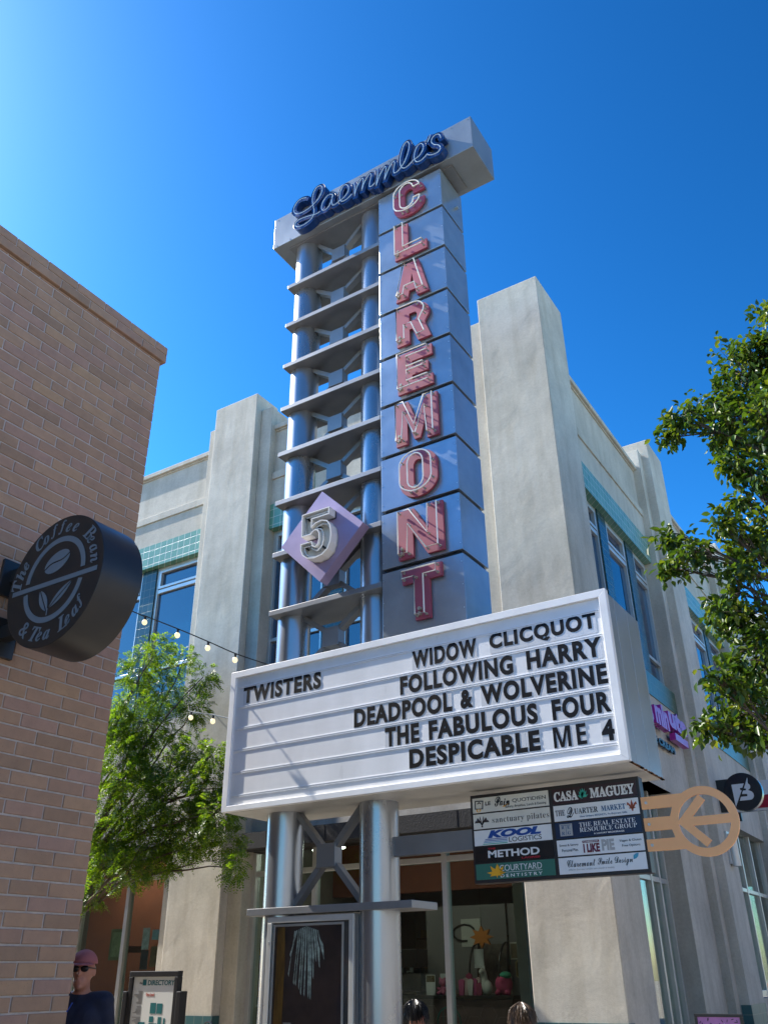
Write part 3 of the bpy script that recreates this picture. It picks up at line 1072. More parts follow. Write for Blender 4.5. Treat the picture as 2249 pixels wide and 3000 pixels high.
# ------------------------------------------------------------------ marquee
def marquee():
    t = thing('marquee_sign', 'long white marquee box with black film titles and empty left rows', 'marquee', (-4, 7, 2.95))
    x0, x1, y0, y1, z0, z1 = -6.052, -1.955, 6.56, 7.469, 2.951, 4.364
    MB().box(x0 + .01, x1 - .012, y0 + .035, y1, z0 + .006, z1 - .01).build('cabinet', SIDEM, t, bevel=.004)
    MB().box(x0 + .04, x1 - .04, y0 + .028, y0 + .034, z0 + .03, z1 - .03).build('panel', PANELW, t)
    # mitred frame
    mb = MB()
    f = FY(y0)
    fw = .066
    O = [(x0, z0), (x1, z0), (x1, z1), (x0, z1)]
    I = [(x0 + fw, z0 + fw * .8), (x1 - fw, z0 + fw * .8), (x1 - fw, z1 - fw), (x0 + fw, z1 - fw)]
    for k in range(4):
        a, b = O[k], O[(k + 1) % 4]
        c, d = I[(k + 1) % 4], I[k]
        g_ = .0012
        vs = [f(*a, 0), f(*b, 0), f(*c, 0), f(*d, 0), f(*a, -.06), f(*b, -.06), f(*c, -.027), f(*d, -.027)]
        mb.add(vs, [(0, 1, 2, 3), (4, 5, 1, 0), (3, 2, 6, 7), (5, 6, 2, 1), (0, 3, 7, 4)])
    mb.build('frame', WHITEM, t, bevel=.003)
    # side seams
    mb = MB()
    for y in (6.80, 7.13, 7.455):
        mb.box(x1 - .0125, x1 - .0095, y - .003, y + .003, z0 + .01, z1 - .012)
    mb.build('seam', mat('light_seam', (.55, .58, .6), .3, .5), t)
    mb = MB()
    for y in (6.62,):
        mb.box(x1 - .012, x1 - .010, y - .01, y + .01, z0 + .01, z1 - .012)
    MB().box(x0 + .03, x1 - .03, y0 + .06, y1 - .02, z0 - .004, z0 + .005).build('soffit', SOFFIT, t)
    mb = MB()
    rr = random.Random(5)
    for i in range(26):
        y = y0 + .05 + rr.random() * .85
        l = .01 + rr.random() * .03
        mb.box(x1 - .035, x1 - .0105, y, y + l * 2, z0 + .002, z0 + .0075 + rr.random() * .006)
    mb.build('rust', RUST, t)
    # rails
    mb = MB()
    for z in (4.20, 3.985, 3.765, 3.545, 3.325, 3.10):
        for dz, r in ((0, .0055), (-.016, .0035)):
            mb.box(x0 + .09, x1 - .08, y0 + .0215, y0 + .0275, z + dz - r, z + dz + r)
    mb.build('letter_track', CLEAR, t, bevel=.002)
    f = FY(y0 + .027)
    rows = [
        ('TWISTERS', -5.885, 4.01, -4.89, 4.185),
        ('WIDOW', -3.85, 4.015, -3.18, 4.187), ('CLICQUOT', -3.055, 4.022, -2.075, 4.19),
        ('FOLLOWING', -3.985, 3.79, -2.849, 3.962), ('HARRY', -2.721, 3.80, -2.055, 3.965),
        ('DEADPOOL', -4.495, 3.562, -3.454, 3.738), ('&', -3.373, 3.565, -3.25, 3.73), ('WOLVERINE', -3.171, 3.568, -2.040, 3.738),
        ('THE', -4.155, 3.34, -3.796, 3.512), ('FABULOUS', -3.699, 3.34, -2.667, 3.512), ('FOUR', -2.539, 3.341, -2.045, 3.512),
        ('DESPICABLE', -3.905, 3.12, -2.667, 3.288), ('ME', -2.552, 3.12, -2.275, 3.285), ('4', -2.15, 3.12, -2.045, 3.285)]
    for body, a, b, c, d in rows:
        o = MB().text(f, body if body != 'ME' else chr(0x1D5E0) + chr(0x1D5D8), (a, b, c, d), .0022, .0014, off=(.046 if body != 'ME' else .0), space=1.15).build('title_letters', LETB, t)
        # clear carrier plates behind the letters
        n = len(body)
        mb = MB()
        for i in range(n):
            w_ = (c - a) / n
            mb.pbox(f, a + i * w_ - .004 + .004, a + (i + 1) * w_ - .002, b - .018, d + .014, .0004, .0016)
        mb.build('letter_plate', mat('letter_plate', (.66, .67, .69), .15, spec=.8), t)


marquee()

# ------------------------------------------------------------------ poster case
def poster_case():
    t = thing('poster_case', 'silver framed film poster case between the tower columns under the small shelf', 'poster case', (-5.12, 6.9, .6))
    y = 6.81
    x0, x1, z0, z1 = -5.60, -4.64, .62, 2.012
    MB().box(x0, x1, y + .03, 7.02, z0, z1).build('cabinet', ALU, t, bevel=.004)
    mb = MB()
    for a, b, c, d in ((x0, x1, z1 - .05, z1), (x0, x1, z0, z0 + .05), (x0, x0 + .05, z0 + .05, z1 - .05), (x1 - .05, x1, z0 + .05, z1 - .05)):
        mb.box(a, b, y, y + .05, c, d)
    mb.build('frame', ALU, t, bevel=.004)
    MB().box(x0 + .05, x1 - .05, y + .024, y + .029, z0 + .05, z1 - .05).build('mat_board', mat('dark_channel', (.07, .065, .06), .5), t)
    mb = MB()
    a0, a1, c0, c1 = x0 + .082, x1 - .132, z0 + .09, z1 - .082
    for a, b, c, d in ((a0 - .02, a1 + .02, c1 - .0, c1 + .02), (a0 - .02, a1 + .02, c0 - .02, c0), (a0 - .02, a0, c0, c1), (a1, a1 + .02, c0, c1)):
        mb.box(a, b, y + .008, y + .024, c, d)
    mb.build('inner_frame', ALU, t, bevel=.003)
    PO = mat('dark_poster', (.012, .011, .014), .35, var=.8, vscale=5, col2=(.045, .03, .03))
    ps = MB().box(a0, a1, y + .018, y + .0235, c0, c1).build('poster', PO, t)
    f = FY(y + .0175)
    # plain generic picture: a mustard column of cloth at left, pale drapery bands in the middle
    mb = MB()
    mb.shape(f, [[(a0 + .02, c0 + .35), (a0 + .11, c0 + .3), (a0 + .125, c0 + .9), (a0 + .11, c1 - .003), (a0 + .03, c1 - .003)]], 0, .0015)
    mb.build('mustard_print', mat('mustard_print', (.14, .075, .015), .35, var=.6, vscale=18, stretch=(1, 1, .3)), ps)
    mb = MB()
    cx = (a0 + a1) / 2 - .02
    rr = random.Random(2)
    for i in range(13):
        u = cx - .13 + i * .021
        topz = c1 - .003 - abs(i - 6) * .006
        botz = c1 - .46 - rr.random() * .22 + abs(i - 6) * .045
        sw = (i - 6) * .011 + rr.uniform(-.012, .012)
        mb.shape(f, [[(u, topz), (u + .012, topz), (u + .013 + sw * .3, topz * .7 + botz * .3), (u + .015 + sw * .75, (topz + botz) / 2), (u + .008 + sw, botz), (u + sw - .002, botz + .02), (u + sw * .5, (topz + botz) / 2)]], 0, .0015)
    mb.build('pale_print', mat('pale_print', (.40, .50, .45), .35, var=.75, vscale=22), ps)
    MT = mat('small_print', (.5, .5, .5), .4)
    mb = MB()
    mb.text(f, serif("YOU'VE WAITED"), (a0 + .13, c0 + .455, a0 + .215, c0 + .468), 0, .001)
    mb.text(f, serif("AN ETERNITY FOR THIS"), (a0 + .105, c0 + .432, a0 + .24, c0 + .445), 0, .001)
    mb.build('lettering', MT, ps)
    mb = MB().box(x0 + .052, x1 - .052, y + .004, y + .007, z0 + .052, z1 - .052)
    mb.build('glass', glassmat('case_glass', 1.45, (.96, .96, .96)), t)
    MB().cyl((x0 + .025, y, 1.80), (x0 + .025, y - .012, 1.80), .012, 12).build('lock', ALU, t)


poster_case()

# ------------------------------------------------------------------ tenant sign
def tenant_sign():
    x0, x1, z0, z1, y = -3.516, -2.024, 2.193, 2.903, 6.95
    t = thing('tenant_sign', 'black framed board of ten tenant name panels hanging under the marquee', 'sign', (-2.77, 7.0, 2.19))
    MB().box(x0, x1, y, y + .10, z0, z1).build('cabinet', mat('brown_black_metal', (.022, .017, .017), .4), t, bevel=.005)
    MB().box(-4.32, x0 + .05, y + .02, y + .09, 2.465, 2.632).build('bracket_arm', METAL, t, bevel=.006)
    f = FY(y - .001)
    W = mat('panel_white', (.80, .80, .80), .3, var=.06, vscale=4)
    CR = mat('panel_cream', (.72, .69, .62), .35, var=.08, vscale=5)
    BK = mat('panel_black', (.008, .006, .007), .3)
    MA = mat('panel_maroon', (.035, .010, .012), .35)
    NV = mat('panel_navy', (.006, .022, .07), .3)
    GR = mat('panel_green', (.035, .15, .11), .35)
    ink = dict(k=mat('ink_black', (.012, .012, .014), .4), w=mat('ink_white', (.75, .75, .75), .4), b=mat('ink_blue', (.008, .06, .30), .4),
               r=mat('ink_red', (.42, .012, .03), .4), t=mat('ink_teal', (.04, .42, .32), .4), m=mat('ink_maroon', (.14, .012, .03), .4),
               g=mat('ink_grey', (.42, .41, .40), .4), y=mat('ink_yellow', (.80, .40, .02), .4), o=mat('ink_rust', (.30, .06, .02), .4),
               c=mat('ink_cyan', (.05, .32, .48), .4), d=mat('ink_dark', (.045, .03, .03), .4), n=mat('ink_navy', (.01, .08, .2), .4))
    xl0, xl1, xr0, xr1 = -3.492, -2.788, -2.755, -2.048
    pitch = (z1 - z0 - .045) / 5
    tops = [z1 - .0225 - pitch * i for i in range(5)]

    def panel(col, row, m):
        a, b = (xl0, xl1) if col == 0 else (xr0, xr1)
        z1_ = tops[row] - .006; z0_ = tops[row] - pitch + .006
        p = MB().pbox(f, a, b, z0_, z1_, 0, .005).build('name_panel', m, t)
        wd, ht = b - a, z1_ - z0_
        ff = Fr((a, y - .006, z0_), (wd, 0, 0), (0, 0, ht))
        ff.n = Vector((0, -1, 0))
        return p, ff

    def put(p, items):
        """items: (ink, kind, data) in panel units"""
        by = {}
        for it in items:
            by.setdefault(it[0], MB())
            mb = by[it[0]]
            if it[1] == 't':
                mb.text(it[4] if len(it) > 4 else p[1], it[2], it[3], .0005, .0015, **(it[5] if len(it) > 5 else {}))
            else:
                mb.shape(p[1], it[2], .0005, .0015)
        for k_, mb in by.items():
            mb.build('lettering', ink[k_], p[0])
    B = dict(off=.02)
    # left column
    p = panel(0, 0, CR); f_ = p[1]
    put(p, [('k', 't', 'LE', (.175, .45, .245, .70), f_, B), ('k', 't', bscript('Pain'), (.30, .30, .50, .95), f_, dict(off=.012)),
            ('k', 't', 'QUOTIDIEN', (.535, .42, .965, .70), f_), ('k', 't', 'Bakery, Breakfast, Lunch & Evening', (.44, .09, .965, .30), f_),
            ('y', 's', [[(.40, .26), (.47, .40), (.505, .43), (.47, .34), (.42, .22)]]),
            ('k', 's', [[(.03, .25), (.14, .22), (.15, .80), (.035, .84)], [(.042, .30), (.128, .28), (.136, .74), (.047, .78)]]),
            ('k', 's', [arc(.09, .58, .025, .13, 0, 180, 8) + arc(.09, .58, .012, .07, 180, 0, 8)]),
            ('y', 's', [arc(.08, .16, .03, .12, 0, 360, 12), arc(.08, .16, .018, .08, 360, 0, 12)])])
    p = panel(0, 1, CR); f_ = p[1]
    put(p, [('d', 't', mathf('sanctuary pilates', 0x1D5BA, 0x1D5A0) if False else serif('sanctuary pilates'), (.255, .22, .985, .72), f_, dict(off=-.014, space=1.1))] +
        [('d', 's', [[(.115, .2), (.115 + dx * .3, .42), (.115 + dx, hz), (.115 + dx * .8, hz + .16), (.115 + dx * .2, .5), (.108, .3)]]) for dx, hz in ((-.10, .42), (-.07, .60), (-.03, .70), (.03, .70), (.07, .60), (.10, .42))] +
        [('d', 's', [arc(.115, .16, .012, .06, 0, 360, 8)])])
    p = panel(0, 2, W); f_ = p[1]
    put(p, [('b', 't', 'KOOL', (.18, .44, .87, .95), f_, dict(off=.065, shear=.25)), ('k', 't', 'LOGISTICS', (.455, .10, .87, .40), f_),
            ('b', 's', [[(.14, .36), (.435, .36), (.435, .40), (.15, .40)]]), ('b', 's', [[(.13, .26), (.435, .26), (.435, .30), (.135, .30)]]),
            ('c', 's', [[(.12, .16), (.435, .16), (.435, .20), (.125, .20)]]), ('t', 's', [[(.11, .05), (.435, .05), (.435, .10), (.115, .10)]])])
    p = panel(0, 3, BK); f_ = p[1]
    put(p, [('r', 't', 'THE', (.17, .80, .27, .92), f_, dict(off=.03)), ('r', 't', 'LAGREE', (.60, .06, .83, .18), f_, dict(off=.03)),
            ('w', 't', 'METHOD', (.17, .26, .83, .74), f_, dict(off=.03))])
    p = panel(0, 4, GR); f_ = p[1]
    leaf = [(.27, .06), (.26, .22), (.18, .18), (.20, .30), (.14, .42), (.21, .48), (.19, .84), (.25, .62), (.28, .95), (.315, .62), (.36, .80), (.34, .45), (.385, .38), (.33, .28), (.34, .16), (.28, .22)]
    put(p, [('y', 's', [leaf]), ('w', 't', 'COURTYARD', (.31, .47, .84, .86), f_, dict(off=-.005)), ('w', 't', 'DENTISTRY', (.315, .08, .84, .28), f_, dict(off=.012, space=1.5)),
            ('w', 's', [[(.31, .375), (.84, .375), (.84, .40), (.31, .40)]])])
    # right column
    p = panel(1, 0, MA); f_ = p[1]
    agave = []
    for a in (20, 45, 68, 90, 112, 135, 160):
        c_, s_ = math.cos(rad(a)), math.sin(rad(a))
        agave.append(('t', 's', [[(.375 - .012 * s_, .22 + .06 * c_), (.375 + c_ * .035 - .016 * s_, .22 + s_ * .35 + .06 * c_), (.375 + c_ * .066, .22 + s_ * .66), (.375 + c_ * .035 + .012 * s_, .22 + s_ * .35 - .06 * c_)]]))
    put(p, [('w', 't', serif('CASA'), (.02, .16, .315, .80), f_, dict(off=.03)), ('w', 't', serif('MAGUEY'), (.46, .16, .975, .82), f_, dict(off=.03))] + agave)
    p = panel(1, 1, W); f_ = p[1]
    fleur = [('o', 's', [[(.92, .2), (.905, .5), (.925, .92), (.945, .5), (.93, .2)]]), ('o', 's', [[(.905, .40), (.88, .62), (.865, .55), (.875, .78), (.90, .66), (.915, .45)]]),
             ('o', 's', [[(.945, .40), (.97, .62), (.985, .55), (.975, .78), (.95, .66), (.935, .45)]]), ('o', 's', [[(.89, .36), (.96, .36), (.96, .42), (.89, .42)]])]
    put(p, [('d', 't', serif('THE'), (.02, .34, .135, .70), f_), ('k', 't', bscript('Q'), (.155, .16, .245, .84), f_, dict(off=.01)), ('k', 't', serif('UARTER'), (.25, .36, .53, .72), f_),
            ('n', 't', serif('MARKET'), (.57, .38, .85, .72), f_), ('n', 't', 'New Orleans BEIGNETS, Po-Boys and Gifts', (.31, .08, .86, .24), f_)] + fleur)
    p = panel(1, 2, NV); f_ = p[1]
    put(p, [('g', 's', [[(.055, .14), (.205, .14), (.205, .90), (.055, .90)]]),
            ('w', 't', serif('THE REAL ESTATE'), (.29, .62, .94, .90), f_, dict(off=-.01)), ('w', 't', serif('RESOURCE GROUP'), (.29, .30, .95, .58), f_, dict(off=-.01)),
            ('w', 't', 'A LUXURY BROKERAGE', (.45, .10, .80, .20), f_, dict(off=.02))])
    f2 = Fr(f_.o, f_.u, f_.v); f2.n = f_.n; f2.o = f_.o + Vector((0, -.0022, 0))
    mb = MB()
    for c_, a, b in (('R', .075, .58), ('E', .145, .58), ('R', .075, .22), ('G', .145, .22)):
        mb.text(f2, serif(c_), (a, b, a + .036, b + .2), 0, .001)
    mb.pbox(f2, .128, .132, .2, .82, 0, .001); mb.pbox(f2, .07, .19, .81, .835, 0, .001)
    mb.build('monogram', ink['n'], p[0])
    p = panel(1, 3, W); f_ = p[1]
    put(p, [('k', 't', 'Sweet & Savory', (.03, .56, .255, .74), f_), ('k', 't', 'Personal Pies', (.055, .26, .245, .44), f_), ('k', 't', 'Vegan & Gluten', (.73, .56, .975, .74), f_),
            ('k', 't', 'Free Options', (.755, .26, .955, .44), f_), ('m', 't', 'I LIKE', (.31, .12, .50, .66), f_, dict(off=.05)), ('g', 't', 'PIE', (.525, .16, .67, .84), f_, dict(off=.05)),
            ('m', 's', [[(.305, .72), (.50, .72), (.50, .86), (.305, .86)]])])
    f2 = Fr(f_.o + Vector((0, -.0022, 0)), f_.u, f_.v); f2.n = f_.n
    MB().text(f2, 'CLAREMONT', (.315, .745, .49, .835), 0, .001, off=.02).build('monogram', ink['w'], p[0])
    p = panel(1, 4, W); f_ = p[1]
    put(p, [('k', 't', mathf('Claremont', 0x1D4EA, 0x1D4D0), (.10, .40, .43, .84), f_), ('k', 't', bscript('Smile'), (.455, .44, .62, .84), f_),
            ('k', 't', bscript('Design'), (.65, .28, .85, .84), f_), ('g', 't', mathf('Where five-star smiles are made a reality', 0x1D44E, 0x1D434).replace(chr(0x1D455), '\u210E'), (.11, .16, .64, .30), f_),
            ('c', 's', [[(.86, .62), (.865, .85), (.90, .96), (.925, .97), (.915, .78), (.89, .65)]])])


tenant_sign()

# ------------------------------------------------------------------ orange arrow sign
def arrow_sign():
    t = thing('arrow_sign', 'flat orange ring sign with an arrow pointing left beside the tenant board', 'sign', (-1.58, 6.99, 2.28))
    f = FY(6.97)
    cx, cz, R0, R1 = -1.578, 2.527, .19, .25

    def hit(z):
        return cx - math.sqrt(R1 ** 2 - (z - cz) ** 2)
    xl = -2.03
    outer = []
    bands = [(2.342, 2.428), (2.487, 2.583), (2.648, 2.739)]
    # outline walked anticlockwise from lower arm
    outer += [(xl, bands[0][0])]
    a0 = math.degrees(math.atan2(bands[0][0] - cz, hit(bands[0][0]) - cx)) % 360
    a1 = math.degrees(math.atan2(bands[2][1] - cz, hit(bands[2][1]) - cx)) % 360
    outer += arc(cx, cz, R1, R1, a0, 360 + a1, 60)
    outer += [(xl, bands[2][1]), (xl, bands[2][0]), (hit(bands[2][0]), bands[2][0])]
    outer += [(hit(bands[1][1]) + .0, bands[1][1]), (xl, bands[1][1]), (xl, bands[1][0]), (hit(bands[1][0]), bands[1][0]), (hit(bands[0][1]), bands[0][1]), (xl, bands[0][1])]
    mb = MB()
    mb.shape(f, [outer, arc(cx, cz, R0, R0, 0, 360, 60)[:-1]], 0, .02)
    mb.shape(f, [[(-1.776, 2.532), (-1.590, 2.718), (-1.548, 2.674), (-1.660, 2.562), (-1.384, 2.562), (-1.384, 2.500), (-1.662, 2.500), (-1.548, 2.388), (-1.592, 2.346)]], .0007, .0186)
    mb.build('arrow_ring', ORANGE, t)
    MB().box(-2.05, -2.025, 6.955, 7.045, 2.2, 2.89).build('edge_plate', BLACKM, t)
    for z in (2.385, 2.535, 2.694):
        MB().cyl((-1.99, 6.951, z), (-1.99, 6.944, z), .011, 10).build('bolt', ALU, t)


arrow_sign()

# ------------------------------------------------------------------ string lights
def string_light(label, path, bulbs):
    t = thing('string_light', label, 'string light', path[0], 'string lights over the passage')
    MB().tube(spline(path, 6), .0065, 6).build('cable', WIRE, t)
    BU = mat('frosted_bulb', (.85, .70, .42), .25, emit=.55)
    mb0 = None
    for (x, y, z) in bulbs:
        s_ = MB().cyl((x, y, z), (x, y, z - .045), .014, 10).build('socket', WIRE, t)
        MB().ell((x, y, z - .072), (.030, .030, .033), 14, 10).build('bulb', BU, t, smooth=True)


string_light('black bulb cable running from the brick corner down to the marquee top corner',
             [(-10.1, 4.51, 6.75), (-8.6, 5.4, 5.92), (-7.285, 6.199, 5.212), (-7.166, 6.27, 5.158), (-6.831, 6.471, 4.996), (-6.525, 6.655, 4.838), (-6.254, 6.818, 4.693), (-5.965, 6.991, 4.57), (-5.8, 7.05, 4.50), (-5.78, 7.06, 4.36)],
             [(-7.166, 6.27, 5.155), (-6.831, 6.471, 4.992), (-6.525, 6.655, 4.834), (-6.254, 6.818, 4.690)])
string_light('lower bulb cable half hidden by the leaves left of the marquee',
             [(-10.1, 9.99, 5.75), (-9.0, 8.9, 5.0), (-7.82, 7.79, 4.50), (-7.15, 7.49, 4.29), (-6.6, 7.22, 4.10), (-6.04, 6.95, 3.93)],
             [(-7.82, 7.79, 4.495), (-7.15, 7.49, 4.285)])


# ------------------------------------------------------------------ trees
def quads_obj(name, V, Fq, m, parent, org):
    me = bpy.data.meshes.new(name)
    V = np.asarray(V, dtype=np.float32) - np.array(org, dtype=np.float32)
    nf = len(Fq)
    me.vertices.add(len(V)); me.loops.add(nf * 4); me.polygons.add(nf)
    me.vertices.foreach_set('co', V.ravel())
    me.loops.foreach_set('vertex_index', np.asarray(Fq, dtype=np.int32).ravel())
    me.polygons.foreach_set('loop_start', np.arange(0, nf * 4, 4, dtype=np.int32))
    me.polygons.foreach_set('loop_total', np.full(nf, 4, dtype=np.int32))
    me.update(calc_edges=True)
    me.validate()
    o = bpy.data.objects.new(name, me)
    COL.objects.link(o)
    o.data.materials.append(m)
    o.parent = parent
    ORG[o.name] = Vector(org)
    return o


def ortho(d, up):
    s_ = np.cross(d, up); s_ /= (np.linalg.norm(s_) + 1e-9)
    n_ = np.cross(s_, d)
    return s_, n_


def limb(mb, a, b, r0, r1, rnd, sag=.08, k=6):
    a, b = Vector(a), Vector(b)
    pts, rs = [], []
    L_ = (b - a).length
    off = Vector((rnd.uniform(-1, 1), rnd.uniform(-1, 1), rnd.uniform(.2, 1))) * sag * L_
    for i in range(k + 1):
        q = i / k
        pts.append(a.lerp(b, q) + off * math.sin(math.pi * q) + Vector((rnd.uniform(-1, 1), rnd.uniform(-1, 1), rnd.uniform(-1, 1))) * .012 * L_)
        rs.append(r0 + (r1 - r0) * q)
    mb.tube(pts, rs, 7)
    return pts


def locust(clumps, base, label, nper=60, seed=1):
    rnd = random.Random(seed); rng = np.random.RandomState(seed)
    t = thing('locust_tree', label, 'tree', base)
    wood = MB()
    trunk_top = Vector((base[0] + .25, base[1] + .05, 3.0))
    pts = limb(wood, base, trunk_top, .13, .09, rnd, .02, 8)
    V, Q = [], []
    forks = [trunk_top]
    for (x, y, z, r) in clumps:
        st = trunk_top if z > 3.2 else Vector(pts[-3])
        fk = limb(wood, st, (x, y, z), .022 + .015 * r, .006, rnd, .10, 7)
        nfr = int(nper * (r / .45) ** 1.8) + 12
        # twigs
        ntw = max(3, int(r * 16))
        for _ in range(ntw):
            d = rng.normal(size=3); d /= np.linalg.norm(d); d[2] = d[2] * .6 + .1
            e = np.array([x, y, z]) + d * r * rng.uniform(.5, 1.0)
            a = fk[rnd.randint(3, 7)]
            wood.tube([a, a.lerp(Vector(e), .5) + Vector((0, 0, .05)), Vector(e)], [.006, .004, .002], 5)
        for _ in range(nfr):
            d = rng.normal(size=3); d /= np.linalg.norm(d)
            p = np.array([x, y, z]) + d * r * rng.uniform(.15, 1.0) ** .6 * np.array([1, .8, 1])
            out = np.array([d[0], d[1], d[2] * .5 - rng.uniform(-.25, .6)])
            out += rng.normal(size=3) * .5
            out /= np.linalg.norm(out)
            L_ = rng.uniform(.10, .17)
            up = np.array([0, 0, 1.]) + rng.normal(size=3) * .6
            s_, n_ = ortho(out, up)
            droop = np.array([0, 0, -1.])
            npair = 7
            for k in range(npair):
                q = (k + 1) / npair
                c = p + out * L_ * q + droop * L_ * .28 * q * q
                tang = out + droop * .56 * q; tang /= np.linalg.norm(tang)
                ll = L_ * .31 * (1 - .55 * abs(q - .45) ** 1.3) * (.75 if k == npair - 1 else 1)
                wl = ll * .52
                for sg in (-1, 1):
                    dr = s_ * sg * .95 + tang * .35 + n_ * rng.uniform(-.35, .45); dr /= np.linalg.norm(dr)
                    i0 = len(V)
                    m_ = c + dr * ll * .5
                    V.extend((c, m_ + tang * wl * .5, c + dr * ll, m_ - tang * wl * .5))
                    Q.append((i0, i0 + 1, i0 + 2, i0 + 3))
    wood.build('trunk', BARK, t, smooth=True)
    LM = leafmat('locust_leaf', [(.035, .085, .010), (.070, .145, .014), (.11, .19, .016), (.17, .24, .025)], .58)
    quads_obj('crown', V, Q, LM, t, base)


TL = [(-9.8, 8.9, 6.06, 0.25), (-9.73, 9.39, 5.99, 0.22), (-9.27, 9.43, 5.61, 0.22), (-10.46, 9.16, 5.91, 0.41), (-10.09, 9.36, 5.55, 0.40), (-9.29, 9.31, 5.12, 0.26), (-10.0, 8.89, 4.92, 0.52), (-9.99, 8.63, 4.26, 0.47), (-9.79, 9.14, 4.46, 0.52), (-8.95, 9.05, 4.4, 0.30), (-8.42, 8.88, 4.23, 0.2), (-9.65, 8.75, 3.79, 0.55), (-9.09, 8.92, 3.75, 0.52), (-8.55, 8.97, 3.83, 0.36), (-8.17, 8.79, 3.4, 0.31), (-10.2, 8.81, 3.34, 0.42), (-9.59, 8.96, 3.19, 0.45), (-9.25, 9.32, 3.32, 0.45), (-8.23, 9.08, 3.09, 0.25), (-7.8, 8.81, 2.76, 0.16), (-10.27, 8.8, 2.95, 0.29), (-10.57, 8.96, 2.55, 0.18), (-9.63, 8.73, 2.84, 0.29), (-10.33, 8.73, 4.93, 0.42), (-9.32, 9.01, 2.93, 0.23), (-10.72, 8.63, 4.01, 0.35), (-8.4, 9.19, 3.84, 0.16), (-8.75, 9.0, 3.2, .3), (-8.5, 9.1, 3.5, .3)]
locust(TL, (-11.1, 8.9, 0), 'feathery bright green tree between the brick building and the marquee', 310)


def broadleaf(clumps, base, top, label, seed=2, dens=175, ls=.108):
    rnd = random.Random(seed); rng = np.random.RandomState(seed)
    t = thing('broadleaf_tree', label, 'tree', base)
    wood = MB()
    pts = limb(wood, base, top, .14, .05, rnd, .015, 12)
    V, Q = [], []
    for (x, y, z, r) in clumps:
        zz = max(2.2, z - .9)
        i = min(range(len(pts)), key=lambda k: abs(pts[k].z - zz))
        fk = limb(wood, pts[i], (x, y, z), .022, .006, rnd, .10, 6)
        nt_ = int(30 * (r / .4) ** 1.8) + 6
        for _ in range(nt_):
            d = rng.normal(size=3); d /= np.linalg.norm(d)
            e = np.array([x, y, z]) + d * r * rng.uniform(.35, 1.0) ** .5 * np.array([1, 1, .85])
            a = np.array(fk[rnd.randint(3, 6)])
            mid = (a + e) / 2 + np.array([0, 0, .06])
            wood.tube([Vector(a), Vector(mid), Vector(e)], [.007, .005, .002], 4, caps=False)
            nl = int(dens / 12 * rng.uniform(.6, 1.2))
            for k in range(nl):
                p = e + rng.normal(size=3) * .065 - d * rng.uniform(0, .1)
                dr = d * .5 + rng.normal(size=3) * .5 + np.array([0, 0, -.45]); dr /= np.linalg.norm(dr)
                up = np.array([0, 0, 1.]) + rng.normal(size=3) * .5
                s_, n_ = ortho(dr, up)
                L_ = ls * rng.uniform(.65, 1.15); wd = L_ * .26
                i0 = len(V)
                c1, c2 = p + dr * L_ * .35, p + dr * L_ * .68
                fold = n_ * wd * .35
                tip = p + dr * L_ + n_ * (-L_ * .12)
                V.extend((p, c1 + s_ * wd + fold, c2 + s_ * wd * .8 + fold, tip, c2 - s_ * wd * .8 + fold, c1 - s_ * wd + fold))
                Q.append((i0, i0 + 1, i0 + 2, i0 + 3)); Q.append((i0, i0 + 3, i0 + 4, i0 + 5))
    wood.build('trunk', BARK, t, smooth=True)
    LM = leafmat('broad_leaf', [(.025, .055, .012), (.045, .095, .016), (.07, .13, .018), (.15, .18, .025)], .3)
    quads_obj('crown', V, Q, LM, t, base)


TR = [(-0.88, 11.05, 9.09, 0.55), (-1.36, 11.21, 8.81, 0.42), (-1.72, 10.79, 8.42, 0.30), (-0.91, 11.01, 8.28, 0.60), (-1.38, 11.39, 8.27, 0.36), (-2.08, 11.2, 8.46, 0.17), (-0.94, 10.63, 7.19, 0.36), (-2.16, 10.71, 6.63, 0.20), (-1.91, 10.55, 6.26, 0.28), (-2.34, 10.94, 6.33, 0.19), (-1.5, 10.53, 6.57, 0.22), (-1.27, 10.96, 7.04, 0.18), (-1.32, 11.15, 6.44, 0.4), (-1.5, 10.78, 5.7, 0.5), (-1.84, 11.18, 5.59, 0.31), (-1.48, 11.09, 5.06, 0.56), (-1.9, 10.52, 4.51, 0.27), (-1.72, 11.06, 4.39, 0.48), (-2.2, 10.76, 4.11, 0.19), (-1.99, 10.92, 4.05, 0.24), (-1.64, 10.78, 3.95, 0.2), (-0.49, 10.94, 9.18, 0.39), (-0.45, 10.66, 7.9, 0.73), (-0.73, 11.04, 6.44, 0.71), (-1.08, 11.28, 5.03, 0.74), (-0.14, 10.81, 9.42, 0.58), (-1.19, 10.72, 7.47, 0.25), (.2, 11.2, 7.2, .8), (-.1, 11.6, 5.8, .8), (.1, 10.9, 8.6, .7), (-.6, 11.9, 8.4, .6), (-.6, 12.0, 6.9, .6), (-.3, 10.2, 5.0, .6)]
KS = .86
TR = [(x * KS, y * KS, 1.55 + (z - 1.55) * KS, r * KS * (.75 if z < 4.2 else .95)) for x, y, z, r in TR]
broadleaf(TR, (-1.0, 9.5, 0), (-.65, 9.46, 7.3), 'tall dark green broad-leaved street tree at the right edge')


